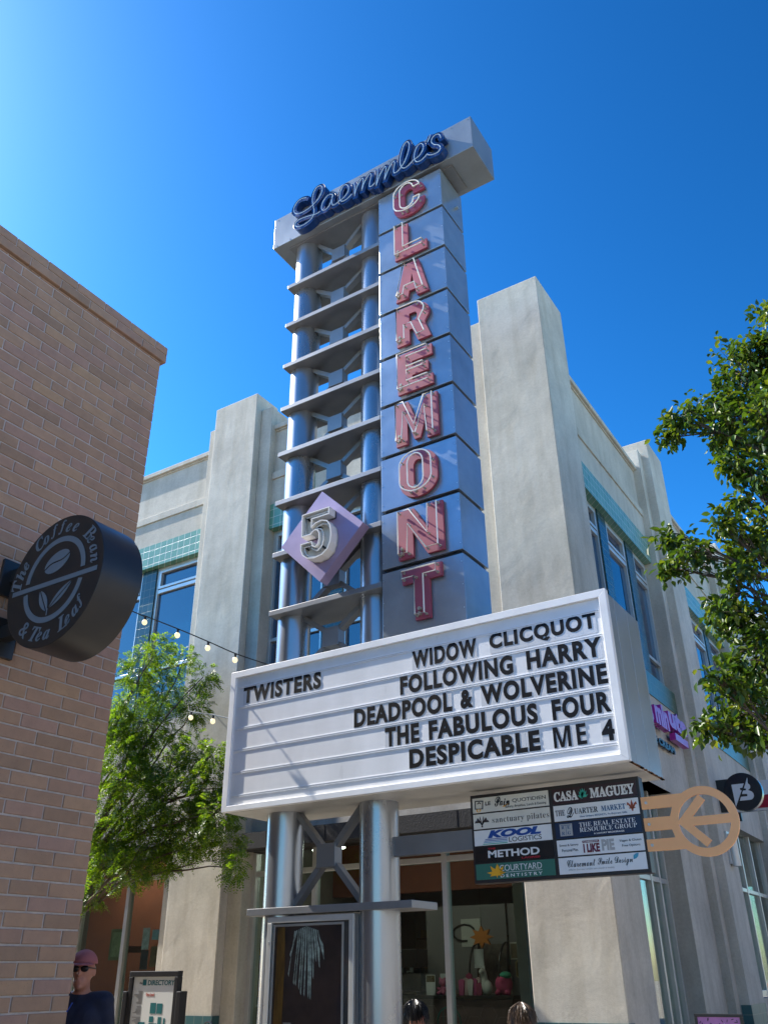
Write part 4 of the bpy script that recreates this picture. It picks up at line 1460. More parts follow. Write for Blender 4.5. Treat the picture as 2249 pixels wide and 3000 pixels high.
# ------------------------------------------------------------------ directory stand
def directory_sign():
    y = 7.62
    x0, x1, zt = -8.17, -7.43, 1.592
    t = thing('directory_sign', 'black framed standing DIRECTORY map board in front of the cream pier', 'sign', (-7.8, y, 0))
    BF = mat('black_frame', (.014, .014, .016), .4)
    mb = MB()
    fw = .055
    for a, b, c, d in ((x0, x1, zt - fw, zt), (x0, x1, .45, .45 + fw), (x0, x0 + fw, .45 + fw, zt - fw), (x1 - fw, x1, .45 + fw, zt - fw)):
        mb.box(a, b, y - .03, y + .04, c, d)
    mb.build('frame', BF, t, bevel=.006)
    for sx in (x0 - .035, x1 + .035):
        MB().box(sx - .034, sx + .034, y - .04, y + .06, 0, 1.40).build('post', BF, t, bevel=.008)
    MB().box(x0 - .07, x1 + .07, y - .18, y + .2, 0, .03).build('base_plate', BF, t)
    bd = MB().box(x0 + fw, x1 - fw, y - .006, y + .02, .45 + fw, zt - fw).build('board', mat('board_white', (.68, .69, .66), .25), t)
    f = FY(y - .007)
    TE = mat('teal_ink', (.02, .14, .15), .4); RE = mat('red_ink', (.5, .06, .03), .4); GY = mat('grey_ink', (.15, .15, .15), .4)
    u0 = x0 + fw
    mb = MB().text(f, 'DIRECTORY', (u0 + .22, 1.455, x1 - fw - .012, 1.505), 0, .0015, off=.02)
    mb.pbox(f, u0 + .14, u0 + .195, 1.455, 1.512, 0, .0015)
    bx = u0 + .29
    for a, b, c, d in ((0, .085, 1.19, 1.29), (.10, .18, 1.19, 1.285), (0, .06, 1.11, 1.165), (.0, .12, 1.04, 1.10), (.13, .18, 1.04, 1.16), (.21, .235, 1.03, 1.15), (-.16, -.06, 1.06, 1.11),
                       (0, .085, .80, .90), (.10, .18, .80, .895), (0, .06, .70, .76)):
        mb.pbox(f, bx + a, bx + b, c, d, 0, .0015)
    mb.build('lettering', TE, bd)
    mb = MB().text(f, 'First Level', (u0 + .21, 1.352, u0 + .33, 1.383), 0, .0015).text(f, 'Second Level', (u0 + .21, .965, u0 + .36, .998), 0, .0015)
    mb.build('lettering', RE, bd)
    mb = MB()
    rr = random.Random(8)
    z = 1.40
    while z > .6:
        w_ = rr.uniform(.05, .13)
        mb.pbox(f, u0 + .155 - w_, u0 + .155, z - .004, z, 0, .001)
        z -= .0115 if rr.random() > .12 else .03
    mb.text(f, 'village', (u0 + .09, 1.462, u0 + .135, 1.49), 0, .001)
    mb.build('lettering', GY, bd)


directory_sign()


# ------------------------------------------------------------------ people
def human_mesh(mb, J, s=1., head=True):
    """overlapping tapered volumes merged by a voxel remesh into one skin; J = joint dict"""
    V_ = Vector
    H = V_(J['head'])
    fw = V_(J.get('face', (0, -1, 0))).normalized()
    rt = V_((0, 0, 1)).cross(fw).normalized() * -1
    mb.ell(H + V_((0, 0, .015)), (.082, .098, .112), 18, 12, rot=Matrix((rt, -fw, V_((0, 0, 1)))).transposed())
    mb.ell(H + fw * .035 + V_((0, 0, -.075)), (.058, .058, .06), 14, 9)
    mb.caps(H + fw * .090 + V_((0, 0, .015)), .010, H + fw * .112 + V_((0, 0, -.028)), .015, 8)
    mb.ell(H + fw * .088 + V_((0, 0, -.072)), (.026, .014, .009), 10, 6, rot=Matrix((rt, -fw, V_((0, 0, 1)))).transposed())
    mb.ell(H + fw * .080 + V_((0, 0, -.112)), (.024, .02, .018), 10, 6)
    for sg in (-1, 1):
        mb.ell(H + rt * sg * .086 + V_((0, 0, -.012)) - fw * .005, (.012, .02, .032), 8, 6, rot=Matrix((rt, -fw, V_((0, 0, 1)))).transposed())
        mb.ell(H + rt * sg * .034 + fw * .080 + V_((0, 0, .028)), (.022, .014, .008), 8, 6, rot=Matrix((rt, -fw, V_((0, 0, 1)))).transposed())
    nk = V_(J['neck'])
    mb.caps(H + V_((0, 0, -.07)) - fw * .02, .055, nk, .062)
    ch, pv = V_(J['chest']), V_(J['pelvis'])
    mb.caps(nk + V_((0, 0, -.06)), .075, ch, .13)
    for sg in ('l', 'r'):
        sh = V_(J['sh_' + sg])
        mb.caps(nk + V_((0, 0, -.03)), .055, sh, .062)
        mb.caps(ch + (sh - ch) * .35, .11, pv + (sh - ch) * .22, .11)
        e, wv = V_(J['el_' + sg]), V_(J['wr_' + sg])
        mb.caps(sh, .056, e, .042); mb.caps(e, .042, wv, .028)
        hip, kn, an = V_(J['hip_' + sg]), V_(J['kn_' + sg]), V_(J['an_' + sg])
        mb.caps(pv, .12, hip, .095); mb.caps(hip, .092, kn, .058); mb.caps(kn, .057, an, .038)
        to = an + fw * .17 + V_((0, 0, -.035)); mb.caps(an + V_((0, 0, -.03)) - fw * .03, .042, to, .034)
        # hand: palm, four fingers, thumb
        d = (wv - e).normalized()
        sd_ = fw.cross(d).normalized() if abs(fw.dot(d)) < .95 else rt
        pm = wv + d * .055
        mb.caps(wv, .026, pm, .030, 10)
        for k, L_ in enumerate((.062, .072, .068, .052)):
            b = wv + d * .09 + fw * (.027 - .018 * k)
            kn_ = b + d * L_ * .55
            mb.caps(b, .009, kn_, .0085, 7); mb.caps(kn_, .0085, kn_ + d * L_ * .4 - sd_ * .012, .0075, 7)
        tb = wv + d * .03 + fw * .026
        mb.caps(tb, .012, tb + d * .045 + fw * .026, .010, 7)
    return mb


def voxel(o, size=.012, it=4):
    m = o.modifiers.new('merge', 'REMESH'); m.mode = 'VOXEL'; m.voxel_size = size; m.use_smooth_shade = True
    if it:
        sm = o.modifiers.new('soft', 'SMOOTH'); sm.factor = .5; sm.iterations = it


def standing_joints(x, y, fw, h=1.72, stride=.18, arms=.1):
    fw = Vector(fw).normalized(); rt = Vector((0, 0, 1)).cross(fw) * -1
    k = h / 1.75
    P = Vector((x, y, 0))

    def q(a, b, c):
        return P + rt * a * k + fw * b * k + Vector((0, 0, c * k))
    return dict(face=fw, head=q(0, .03, 1.635), neck=q(0, 0, 1.47), chest=q(0, -.01, 1.26), pelvis=q(0, 0, .95),
                sh_l=q(-.185, 0, 1.42), sh_r=q(.185, 0, 1.42), el_l=q(-.235, -arms * .6, 1.12), el_r=q(.235, arms * .2, 1.12),
                wr_l=q(-.235, arms * .8, .90), wr_r=q(.235, arms * 1.4, .90),
                hip_l=q(-.09, 0, .92), hip_r=q(.09, 0, .92), kn_l=q(-.10, stride * .6, .50), kn_r=q(.10, -.02, .50),
                an_l=q(-.10, stride, .085), an_r=q(.10, -stride, .085))


def shirt(J, grow, sleeve=.55):
    mb = MB()
    V_ = Vector
    nk, ch, pv = V_(J['neck']), V_(J['chest']), V_(J['pelvis'])
    mb.caps(nk + V_((0, 0, -.045)), .068 + grow, ch, .135 + grow)
    for sg in ('l', 'r'):
        sh, e = V_(J['sh_' + sg]), V_(J['el_' + sg])
        mb.caps(nk + V_((0, 0, -.05)), .06 + grow * .6, sh, .064 + grow)
        mb.caps(ch + (sh - ch) * .35, .115 + grow, pv + (sh - ch) * .22 + V_((0, 0, -.02)), .118 + grow)
        if sleeve:
            mb.caps(sh, .060 + grow, sh.lerp(e, sleeve), .054 + grow)
    return mb


def trousers(J, grow):
    mb = MB()
    V_ = Vector
    pv = V_(J['pelvis'])
    for sg in ('l', 'r'):
        hip, kn, an = V_(J['hip_' + sg]), V_(J['kn_' + sg]), V_(J['an_' + sg])
        mb.caps(pv, .125 + grow, hip, .10 + grow); mb.caps(hip, .097 + grow, kn, .066 + grow); mb.caps(kn, .065 + grow, an + V_((0, 0, .03)), .055 + grow)
    return mb


def walker():
    x, y = -5.90, 5.02
    t = thing('person', 'man in a faded red cap, dark glasses and navy polo beside the brick corner', 'person', (x, y, 0))
    fw = (.55, -.83, 0)
    J = standing_joints(x, y, fw, 1.70)
    b = human_mesh(MB(), J).build('body', SKIN1, t); voxel(b, .011)
    s_ = shirt(J, .012).build('polo_shirt', NAVY, t); voxel(s_, .014)
    p = trousers(J, .012).build('trousers', DENIM, t); voxel(p, .014)
    F_ = Vector(fw).normalized(); rt = Vector((0, 0, 1)).cross(F_) * -1
    H = J['head']
    rot = Matrix((rt, -F_, Vector((0, 0, 1)))).transposed()
    # cap: dome cut at the brow, and a peak
    mb = MB()
    vs, fs = [], []
    n, m = 24, 7
    for j in range(m + 1):
        ph = (math.pi / 2) * j / m
        for i in range(n):
            th = 2 * math.pi * i / n
            q = Vector((.094 * math.sin(ph) * math.cos(th), .110 * math.sin(ph) * math.sin(th), .095 * math.cos(ph)))
            vs.append(H + Vector((0, 0, .045)) + rot @ q)
    for j in range(m):
        for i in range(n):
            fs.append((j * n + i, (j + 1) * n + i, (j + 1) * n + (i + 1) % n, j * n + (i + 1) % n))
    mb.add(vs, fs)
    pk = []
    for i in range(11):
        a = -1.15 + 2.3 * i / 10
        for r, dz in ((.104, .048), (.165, .032)):
            pk.append(H + F_ * math.cos(a) * r * (1 if r < .11 else 1.0) + rt * math.sin(a) * (.093 if r < .11 else .10) + Vector((0, 0, dz)))
    mb.add(pk, [(2 * i, 2 * i + 1, 2 * i + 3, 2 * i + 2) for i in range(10)])
    c_ = mb.build('cap', PINKCAP, t, smooth=True)
    sol = c_.modifiers.new('thick', 'SOLIDIFY'); sol.thickness = .004
    mb = MB()
    for sg in (-1, 1):
        mb.ell(H + rt * sg * .036 + F_ * .096 + Vector((0, 0, .012)), (.032, .010, .022), 12, 8, rot=rot)
        mb.caps(H + rt * sg * .068 + F_ * .085 + Vector((0, 0, .018)), .004, H + rt * sg * .094 + Vector((0, 0, .012)), .004, 6)
    mb.build('sunglasses', BLACKM, t, smooth=True)
    # collar piping and side stripe
    mb = MB()
    sh = J['sh_r']; pv = J['pelvis']
    mb.tube([J['neck'] + F_ * .09 + rt * .03 + Vector((0, 0, -.05)), J['chest'] + F_ * .15 + rt * .10, J['chest'] + F_ * .14 + rt * .13 + Vector((0, 0, -.2))], .005, 6)
    mb.build('piping', mat('royal_blue', (.01, .06, .4), .6), t)
    # grey stubble hair under the cap
    MB().ell(H + Vector((0, 0, .0)) - F_ * .022, (.088, .092, .07), 14, 8, rot=rot).build('hair', mat('grey_hair', (.3, .28, .26), .7), t, smooth=True)


walker()


def hair_strands(mb, c, R3, seed, n=520, ln=.13, rot=None, zmin=-.35):
    rnd = random.Random(seed)
    for _ in range(n):
        u = rnd.uniform(zmin, 1); a = rnd.uniform(0, 2 * math.pi); r = math.sqrt(max(0, 1 - u * u))
        p = Vector((R3[0] * r * math.cos(a), R3[1] * r * math.sin(a), R3[2] * u))
        d = Vector((p.x, p.y, 0))
        d = d.normalized() if d.length > .01 else Vector((1, 0, 0))
        q1 = Vector(c) + p * 1.01
        L_ = ln * rnd.uniform(.5, 1.1)
        q2 = q1 + d * L_ * .25 * (1 - abs(u)) + Vector((d.x * max(u, 0), d.y * max(u, 0), -.55 - .3 * (1 - max(u, 0)))) * L_ * .5
        q3 = q2 + Vector((d.x * .1 + rnd.uniform(-.2, .2), d.y * .1 + rnd.uniform(-.2, .2), -.75)) * L_ * .5
        mb.tube([q1, q2, q3], [.0032, .0028, .001], 4, caps=False)


def seated(x, y, fw, zh, label, hairm, cloth, seed):
    t = thing('person', label, 'person', (x, y, 0))
    F_ = Vector(fw).normalized(); rt = Vector((0, 0, 1)).cross(F_) * -1
    P = Vector((x, y, 0))

    def q(a, b, c):
        return P + rt * a + F_ * b + Vector((0, 0, c))
    s0 = zh - 1.28
    J = dict(face=F_, head=q(0, .05, 1.165 + s0), neck=q(0, .01, 1.0 + s0), chest=q(0, -.01, .80 + s0), pelvis=q(0, -.02, .54),
             sh_l=q(-.18, 0, .955 + s0), sh_r=q(.18, 0, .955 + s0), el_l=q(-.22, .10, .70 + s0), el_r=q(.22, .10, .70 + s0), wr_l=q(-.12, .33, .74), wr_r=q(.12, .33, .74),
             hip_l=q(-.09, .02, .52), hip_r=q(.09, .02, .52), kn_l=q(-.11, .44, .50), kn_r=q(.11, .44, .50), an_l=q(-.11, .42, .085), an_r=q(.11, .42, .085))
    b = human_mesh(MB(), J).build('body', SKIN1, t); voxel(b, .012)
    s_ = shirt(J, .014).build('shirt', cloth, t); voxel(s_, .014)
    p = trousers(J, .012).build('trousers', DENIM, t); voxel(p, .014)
    H = J['head']
    rot = Matrix((rt, -F_, Vector((0, 0, 1)))).transposed()
    mb = MB().ell(H + Vector((0, 0, .035)) - F_ * .018, (.097, .105, .105), 18, 12, rot=rot)
    hair_strands(mb, H + Vector((0, 0, .035)) - F_ * .018, (.097, .105, .107), seed)
    mb.build('hair', hairm, t, smooth=True)


def bistro_chair(x, y, rz, label, m, h=.9, seat=.46):
    t = thing('bistro_chair', label, 'chair', (x, y, 0))
    c, s_ = math.cos(rz), math.sin(rz)

    def q(a, b, z):
        return (x + a * c - b * s_, y + a * s_ + b * c, z)
    mb = MB()
    mb.tube([q(.19 * math.cos(k / 20 * 2 * math.pi), .19 * math.sin(k / 20 * 2 * math.pi), seat) for k in range(20)], .014, 7, closed=True)
    for k in range(-3, 4):
        l = math.sqrt(.19 ** 2 - (k * .05) ** 2)
        mb.bar(q(k * .05, -l, seat), q(k * .05, l, seat), .03, .008, (0, 0, 1))
    mb.build('seat', m, t)
    for a, b in ((-.15, -.12), (.15, -.12), (-.15, .13), (.15, .13)):
        MB().tube([q(a, b, seat), q(a * 1.25, b * 1.35, 0)], .011, 7).build('leg', m, t)
    mb = MB()
    arch = [q(-.18, .15, seat)] + [q(-.18 * math.cos(k / 12 * math.pi), .17, h - .17 + .17 * math.sin(k / 12 * math.pi)) for k in range(13)] + [q(.18, .15, seat)]
    mb.tube(arch, .011, 7)
    for k in (-.09, 0, .09):
        mb.tube([q(k, .155, seat), q(k, .17, h - .17 + math.sqrt(.17 ** 2 - k * k * .9))], .006, 6)
    mb.build('backrest', m, t)


seated(-5.13, 8.6, (.35, 1, 0), 1.285, 'seated person with short black hair in front of the shop glass', HAIRB, BLKC, 3)
seated(-3.98, 8.7, (-.3, 1, 0), 1.262, 'seated person with brown streaked hair below the tenant board', HAIRN, mat('plum_cloth', (.12, .03, .05), .9), 7)
bistro_chair(-5.13, 8.55, math.pi, 'dark metal chair under the black-haired seated person', BLACKM, .84)
bistro_chair(-3.98, 8.65, math.pi, 'dark metal chair under the brown-haired seated person', BLACKM, .84)
bistro_chair(-8.45, 9.45, math.pi * .9, 'black metal chair with a hooped back beside the poster case', BLACKM, 1.035, .5)
TEAL = mat('teal_metal', (.04, .16, .14), .4)
bistro_chair(-6.65, 12.3, math.pi * 1.0, 'teal metal chair with a barred back inside the shop', TEAL, 1.12, .5)


def cafe_table(x, y, label, z=.92):
    t = thing('cafe_table', label, 'table', (x, y, 0))
    mb = MB().cyl((x, y, z - .02), (x, y, z), .33, 32)
    mb.build('top', mat('table_white', (.7, .7, .68), .3), t, smooth=True)
    MB().cyl((x, y, .03), (x, y, z - .02), .03, 12).build('leg', BLACKM, t, smooth=True)
    MB().cyl((x, y, 0), (x, y, .03), .22, 24).build('foot', BLACKM, t, smooth=True)


cafe_table(-8.75, 10.9, 'white round cafe table inside the shop glass left of the poster case', 1.17)


def bystander():
    x, y = -1.735, 10.05
    t = thing('person', 'woman in a dark strappy top with a hair claw at the lower right edge', 'person', (x, y, 0))
    fw = (.25, .95, 0)
    J = standing_joints(x, y, fw, 1.72, .05, .05)
    b = human_mesh(MB(), J).build('body', SKIN2, t); voxel(b, .011)
    s_ = shirt(J, .008, 0)
    s_.v, s_.f = [], []
    ch, pv = J['chest'], J['pelvis']
    mb = MB()
    for sg in ('l', 'r'):
        sh = J['sh_' + sg]
        mb.caps(ch + (sh - ch) * .30 + Vector((0, 0, -.02)), .118, pv + (sh - ch) * .22, .124)
    o = mb.build('tank_top', BLKC, t); voxel(o, .014)
    F_ = Vector(fw).normalized(); rt = Vector((0, 0, 1)).cross(F_) * -1
    mb = MB()
    for sg in ('l', 'r'):
        sh = J['sh_' + sg]
        top = J['neck'].lerp(sh, .55) + Vector((0, 0, .035))
        mb.tube([ch - F_ * .12 + (sh - ch) * .3, top - F_ * .06, top, top + F_ * .06, ch + F_ * .12 + (sh - ch) * .3], .010, 6)
    mb.build('strap', BLKC, t)
    o = trousers(J, .012).build('trousers', DENIM, t); voxel(o, .014)
    H = J['head']
    mb = MB().ell(H + Vector((0, 0, .04)) - F_ * .02, (.098, .112, .10), 18, 12).ell(H - F_ * .11 + Vector((0, 0, .03)), (.06, .05, .07), 12, 8)
    hair_strands(mb, H + Vector((0, 0, .04)) - F_ * .02, (.10, .115, .102), 9, 160, .06)
    mb.build('hair', HAIRB, t, smooth=True)
    mb = MB()
    c0 = H - F_ * .165 - rt * .05
    for k in range(6):
        z = -.05 + k * .022
        mb.tube([c0 + Vector((0, 0, z)) - rt * .035, c0 - F_ * .022 + Vector((0, 0, z + .004)), c0 + rt * .05 + Vector((0, 0, z))], .005, 5)
    mb.bar(c0 + Vector((0, 0, -.06)) - F_ * .02, c0 + Vector((0, 0, .07)) - F_ * .02, .016, .012)
    mb.build('hair_claw', mat('pink_plastic', (.55, .30, .32), .3), t)


bystander()


# ------------------------------------------------------------------ side wall signs
def pink_sign():
    t = thing('wall_lettering', 'magenta channel letters over small black ones on the side wall behind the marquee', 'sign', (-3.65, 14.3, 4.7))
    f = FX(-3.65)
    MG = mat('magenta_plastic', (.38, .03, .31), .3)
    o = MB().text(f, 'a la min', (12.6, 4.92, 14.15, 5.33), .06, .10, off=.05).build('letters', MG, t)
    MB().text(f, 'ute', (14.2, 5.03, 15.28, 5.36), .06, .10, off=.06).build('letters', MG, t)
    MB().pbox(f, 14.45, 15.22, 4.86, 4.975, .06, .16).build('underline', MG, t)
    MB().text(f, 'ICE CREAM', (13.25, 4.66, 14.62, 4.775), .03, .04, off=.04).build('letters', BLACKM, t)
    mb = MB()
    for y in (12.8, 13.5, 14.35, 14.9, 15.1):
        mb.cyl((-3.65, y, 5.1), (-3.58, y, 5.1), .012, 8)
    mb.build('standoffs', ALU, t)


pink_sign()


def round_sign():
    cx, cy, cz, R = -2.945, 16.2, 4.235, .315
    t = thing('blade_sign', 'round black blade sign with a white slashed B on the far side pier', 'sign', (cx, cy, cz))
    MB().tube([(cx, cy - .02, cz), (cx, cy + .12, cz)], R, 56).build('disc', mat('gloss_black', (.012, .011, .016), .2), t, smooth=True, bevel=.004)
    MB().box(-3.375, cx - R * .6, cy + .02, cy + .09, cz - .30, cz + .24).build('bracket', BLACKM, t)
    f = FY(cy - .021)
    k = R / .235

    def q(u, v):
        return (cx + u * R, cz + v * R)
    WH = mat('sign_white', (.62, .64, .68), .4)
    mb = MB()
    # left part of the B, cut by a slanted slash, with its tail
    mb.shape(f, [[q(-.52, .42), q(.14, .42), q(.02, .20), q(-.12, .20), q(-.10, .08), q(-.04, .08), q(-.14, -.10), q(-.36, -.50), q(-.50, -.75)]], 0, .003)
    mb.shape(f, [[q(-.24, -.46), q(.30, -.46)] + [q(*p) for p in arc(.30, -.22, .24, .24, -90, 70, 8)] + [q(.28, .06)] + [q(*p) for p in arc(.26, .24, .18, .18, -60, 60, 6)] + [q(.38, .72), q(.10, .16), q(.20, .14), q(.18, .05), q(.03, .05), q(-.06, -.12), q(.20, -.14), q(.20, -.26), q(-.14, -.26)]], 0, .003)
    mb.build('emblem', WH, t)


round_sign()


def red_sign():
    t = thing('blade_sign', 'small red and white square sign half hidden behind the black B sign', 'sign', (-2.9, 17.6, 4.05))
    MB().box(-3.37, -2.62, 17.5, 17.6, 4.10, 4.62).build('panel', mat('white_sign', (.6, .6, .62), .35), t, bevel=.004)
    MB().box(-3.1, -2.66, 17.49, 17.499, 4.14, 4.36).build('red_field', mat('sign_red', (.35, .01, .03), .35), t)
    MB().box(-3.37, -3.30, 17.52, 17.58, 3.95, 4.7).build('bracket', BLACKM, t)


red_sign()


def sconce():
    t = thing('wall_sconce', 'long silver up and down wall lamp on the far side pier', 'wall lamp', (-3.3, 16.25, 3.1))
    MB().box(-3.369, -3.33, 16.12, 16.40, 3.10, 3.62).build('back_plate', ALU, t, bevel=.004)
    mb = MB()
    mb.tube([(-3.30, 16.26, 3.07), (-3.30, 16.26, 3.58)], .085, 24)
    mb.tube([(-3.30, 16.26, 3.14), (-3.30, 16.26, 3.15)], .088, 24)
    mb.build('shade', ALU, t, smooth=True)


sconce()


def sandwich_board():
    t = thing('sandwich_board', 'black framed lilac menu stand with sprinkles at the bottom right', 'sign', (-2.22, 9.0, 0))
    x0, x1, zt, y = -2.43, -2.015, 1.20, 9.0
    BF = MATS['black_frame']
    mb = MB()
    for a, b, c, d in ((x0, x1, zt - .025, zt), (x0, x1, .35, .375), (x0, x0 + .025, .375, zt - .025), (x1 - .025, x1, .375, zt - .025)):
        mb.box(a, b, y - .015, y + .02, c, d)
    mb.build('frame', BF, t, bevel=.004)
    bd = MB().box(x0 + .025, x1 - .025, y - .004, y + .012, .375, zt - .025).build('picture', mat('lilac_print', (.50, .22, .52), .25, var=.15, vscale=6), t)
    f = FY(y - .005)
    rr = random.Random(3)
    for nm, c, n in (('dark_sprinkles', (.03, .01, .04), 26), ('pale_sprinkles', (.6, .6, .65), 18)):
        mb = MB()
        for _ in range(n):
            u, v, a = rr.uniform(x0 + .04, x1 - .04), rr.uniform(1.0, zt - .04), rr.uniform(0, 3.14)
            du, dv = .011 * math.cos(a), .011 * math.sin(a)
            mb.shape(f, [[(u - du - dv * .3, v - dv + du * .3), (u + du - dv * .3, v + dv + du * .3), (u + du + dv * .3, v + dv - du * .3), (u - du + dv * .3, v - dv - du * .3)]], 0, .001)
        mb.build(nm, mat(nm, c, .4), bd)
    mb = MB()
    dr = [(x0 + .026, .9)]
    for k in range(9):
        u = x0 + .03 + k * (x1 - x0 - .06) / 8
        dr.append((u, 1.06 + (.06 if k % 2 else 0) + rr.uniform(-.02, .03)))
    dr.append((x1 - .026, .9))
    mb.shape(f, [dr], 0, .001)
    mb.build('pale_shape', mat('pale_blue_print', (.45, .55, .65), .3), bd)
    MB().box(x0 + .17, x1 - .17, y + .0, y + .03, .03, .35).build('post', BF, t)
    MB().box(x0 + .02, x1 - .02, y - .15, y + .18, 0, .03).build('base_plate', BF, t)


sandwich_board()


# ------------------------------------------------------------------ things inside the shop
def interior():
    t = thing('shop_counter', 'dark topped counter with hexagon patterned front inside the shop', 'counter', (-7.2, 13.2, 0))
    MB().box(-8.6, -6.05, 13.0, 13.6, 1.19, 1.24).build('worktop', BLACKM, t, bevel=.006)
    MB().box(-8.55, -6.1, 13.05, 13.55, 0, 1.19).build('front_panel', mat('counter_front', (.16, .10, .10), .6, var=.3, vscale=3), t)
    f = FY(13.045)
    mb = MB()
    r = .14
    for i in range(12):
        for j in range(5):
            u = -8.45 + i * r * 1.75; v = .15 + j * r * 2.0 + (r if i % 2 else 0)
            if u < -6.2 and v < 1.1:
                o = arc(u, v, r * .98, r * .98, 0, 360, 6)[:-1]; h_ = arc(u, v, r * .94, r * .94, 0, 360, 6)[:-1]
                mb.shape(f, [o, h_], 0, .002)
    mb.build('hexagon_lines', mat('hex_line', (.30, .22, .20), .6), t)

    def plush(name, label, cat, x, y, z, s, m, kind):
        o = thing(name, label, cat, (x, y, z))
        mb = MB()
        if kind == 'bear':
            mb.ell((x, y, z + .07 * s), (.06 * s, .05 * s, .07 * s)).ell((x, y, z + .19 * s), (.065 * s, .06 * s, .06 * s))
            for sg in (-1, 1):
                mb.ell((x + sg * .05 * s, y, z + .25 * s), (.022 * s, .015 * s, .022 * s), 8, 6)
                mb.ell((x + sg * .07 * s, y - .03, z + .10 * s), (.022 * s, .04 * s, .025 * s), 8, 6)
                mb.ell((x + sg * .05 * s, y - .06, z + .03 * s), (.03 * s, .05 * s, .03 * s), 8, 6)
        elif kind == 'llama':
            mb.ell((x + .02, y, z + .10), (.085, .07, .10)).caps((x - .01, y, z + .14), .06, (x - .03, y, z + .30), .045)
            mb.ell((x - .035, y - .04, z + .31), (.045, .065, .042))
            for sg in (-1, 1):
                mb.caps((x - .035 + sg * .025, y, z + .34), .012, (x - .035 + sg * .03, y, z + .39), .008, 8)
        else:
            mb.ell((x, y, z + .14), (.14, .10, .14)).ell((x + .02, y - .06, z + .20), (.06, .05, .06)).ell((x - .08, y - .05, z + .03), (.05, .05, .04)).ell((x + .08, y - .05, z + .03), (.05, .05, .04))
        b = mb.build('body', m, o, smooth=True); voxel(b, .012, 2)
        return o
    plush('plush_bear', 'small pink plush bear sitting on the shop counter', 'plush toy', -7.3, 13.15, 1.24, .9, mat('pink_plush', (.50, .14, .24), .9, bump=.4, bscale=150), 'bear')
    plush('plush_llama', 'white plush llama standing on the shop counter', 'plush toy', -6.56, 13.15, 1.24, 1, mat('white_plush', (.55, .53, .50), .9, bump=.4, bscale=150), 'llama')
    o = plush('plush_toy', 'round pink and green plush toy at the right end of the counter', 'plush toy', -6.31, 13.25, 1.24, 1, mat('rose_plush', (.50, .06, .16), .9, bump=.4, bscale=150), 'round')
    MB().ell((-6.26, 13.22, 1.50), (.09, .08, .05), 12, 8).build('green_cap', mat('mint_plush', (.05, .32, .20), .9), o, smooth=True)
    rr = random.Random(11)
    o = thing('gift_pile', 'pile of pink and white gift bags on the counter beside the llama', 'gift bags', (-6.85, 13.2, 1.24))
    for k in range(7):
        x = -7.0 + k * .05; h_ = rr.uniform(.12, .28)
        c = [(.45, .08, .2), (.5, .35, .35), (.3, .04, .1), (.55, .5, .48)][k % 4]
        MB().shape(Fr((x, 13.14 + .03 * (k % 3), 1.24), (1, 0, 0), (0, 0, 1)), [[(0, 0), (.07, 0), (.09, h_), (.045, h_ * 1.12), (-.01, h_)]], -.02, .04).build('bag', mat('bag_%d' % (k % 4), c, .6), o)
    o = thing('price_card', 'tall white price card leaning on the counter edge', 'card', (-7.48, 13.1, 1.24))
    cf = Fr((-7.56, 13.1, 1.24), (1, 0, 0), Vector((-.1, .2, 1)).normalized())
    MB().pbox(cf, 0, .16, 0, .28, 0, .006).build('sheet', mat('card_white', (.6, .6, .6), .5), o)
    MB().pbox(cf, .008, .152, .18, .272, .0065, .008).build('photo', mat('card_photo', (.12, .08, .03), .4, var=.8, vscale=30), o)
    o = thing('note_card', 'small blank white card behind the pink bear', 'card', (-7.33, 13.3, 1.24))
    MB().box(-7.42, -7.24, 13.3, 13.31, 1.38, 1.53).build('sheet', mat('card_white', (.6, .6, .6), .5), o)
    MB().cyl((-7.33, 13.315, 1.24), (-7.33, 13.315, 1.45), .008, 6).build('stand', BLACKM, o)
    o = thing('coffee_machine', 'black espresso machine at the left end of the counter', 'coffee machine', (-8.0, 13.3, 1.24))
    MB().box(-8.2, -7.75, 13.15, 13.5, 1.62, 1.88).box(-8.15, -7.8, 13.35, 13.5, 1.28, 1.62).box(-8.2, -7.75, 13.12, 13.5, 1.24, 1.29).build('body', BLACKM, o, bevel=.01)
    for x in (-8.08, -7.9):
        MB().cyl((x, 13.24, 1.62), (x, 13.24, 1.55), .03, 12).cyl((x, 13.24, 1.57), (x, 13.10, 1.56), .012, 8).build('group_head', ALU, o)
    o = thing('display_case', 'curved black framed glass display case at the back of the shop', 'display case', (-6.6, 13.4, 1.24))
    for xx in (-6.85, -6.35):
        mb = MB()
        mb.tube([(xx, 13.45, 1.24)] + [(xx, 13.45 - .35 * math.sin(k / 8 * math.pi / 2) + .1, 1.95 - .45 * (1 - math.cos(k / 8 * math.pi / 2))) for k in range(9)] + [(xx, 13.2, 1.24)], .018, 6)
        mb.build('frame', BLACKM, o)
    MB().box(-6.84, -6.36, 13.56, 13.57, 1.26, 1.93).build('back_panel', mat('case_back', (.10, .08, .07), .5, var=.7, vscale=14), o)
    MB().box(-6.86, -6.70, 13.40, 13.41, 1.60, 1.86).build('menu_sheet', mat('card_white', (.6, .6, .6), .5), o)
    # pictures and small shelves on the side partition (faces left) and back wall
    XW = -5.36
    spec = [('wall_picture', 'small white framed picture high on the shop wall', 1.95, .10, .14), ('wall_picture', 'upright white framed picture below the pink shelf in the shop', 1.78, .16, .24),
            ('wall_picture', 'dark framed picture low on the shop wall under the hexagon', 1.32, .10, .15)]
    # free-standing divider screen carrying the pictures
    o = thing('display_screen', 'grey display screen standing at the right end of the counter', 'screen', (-6.0, 13.1, 0))
    MB().box(-6.35, -5.4, 13.62, 13.68, 0, 2.5).build('panel', mat('screen_grey', (.16, .15, .15), .8), o)
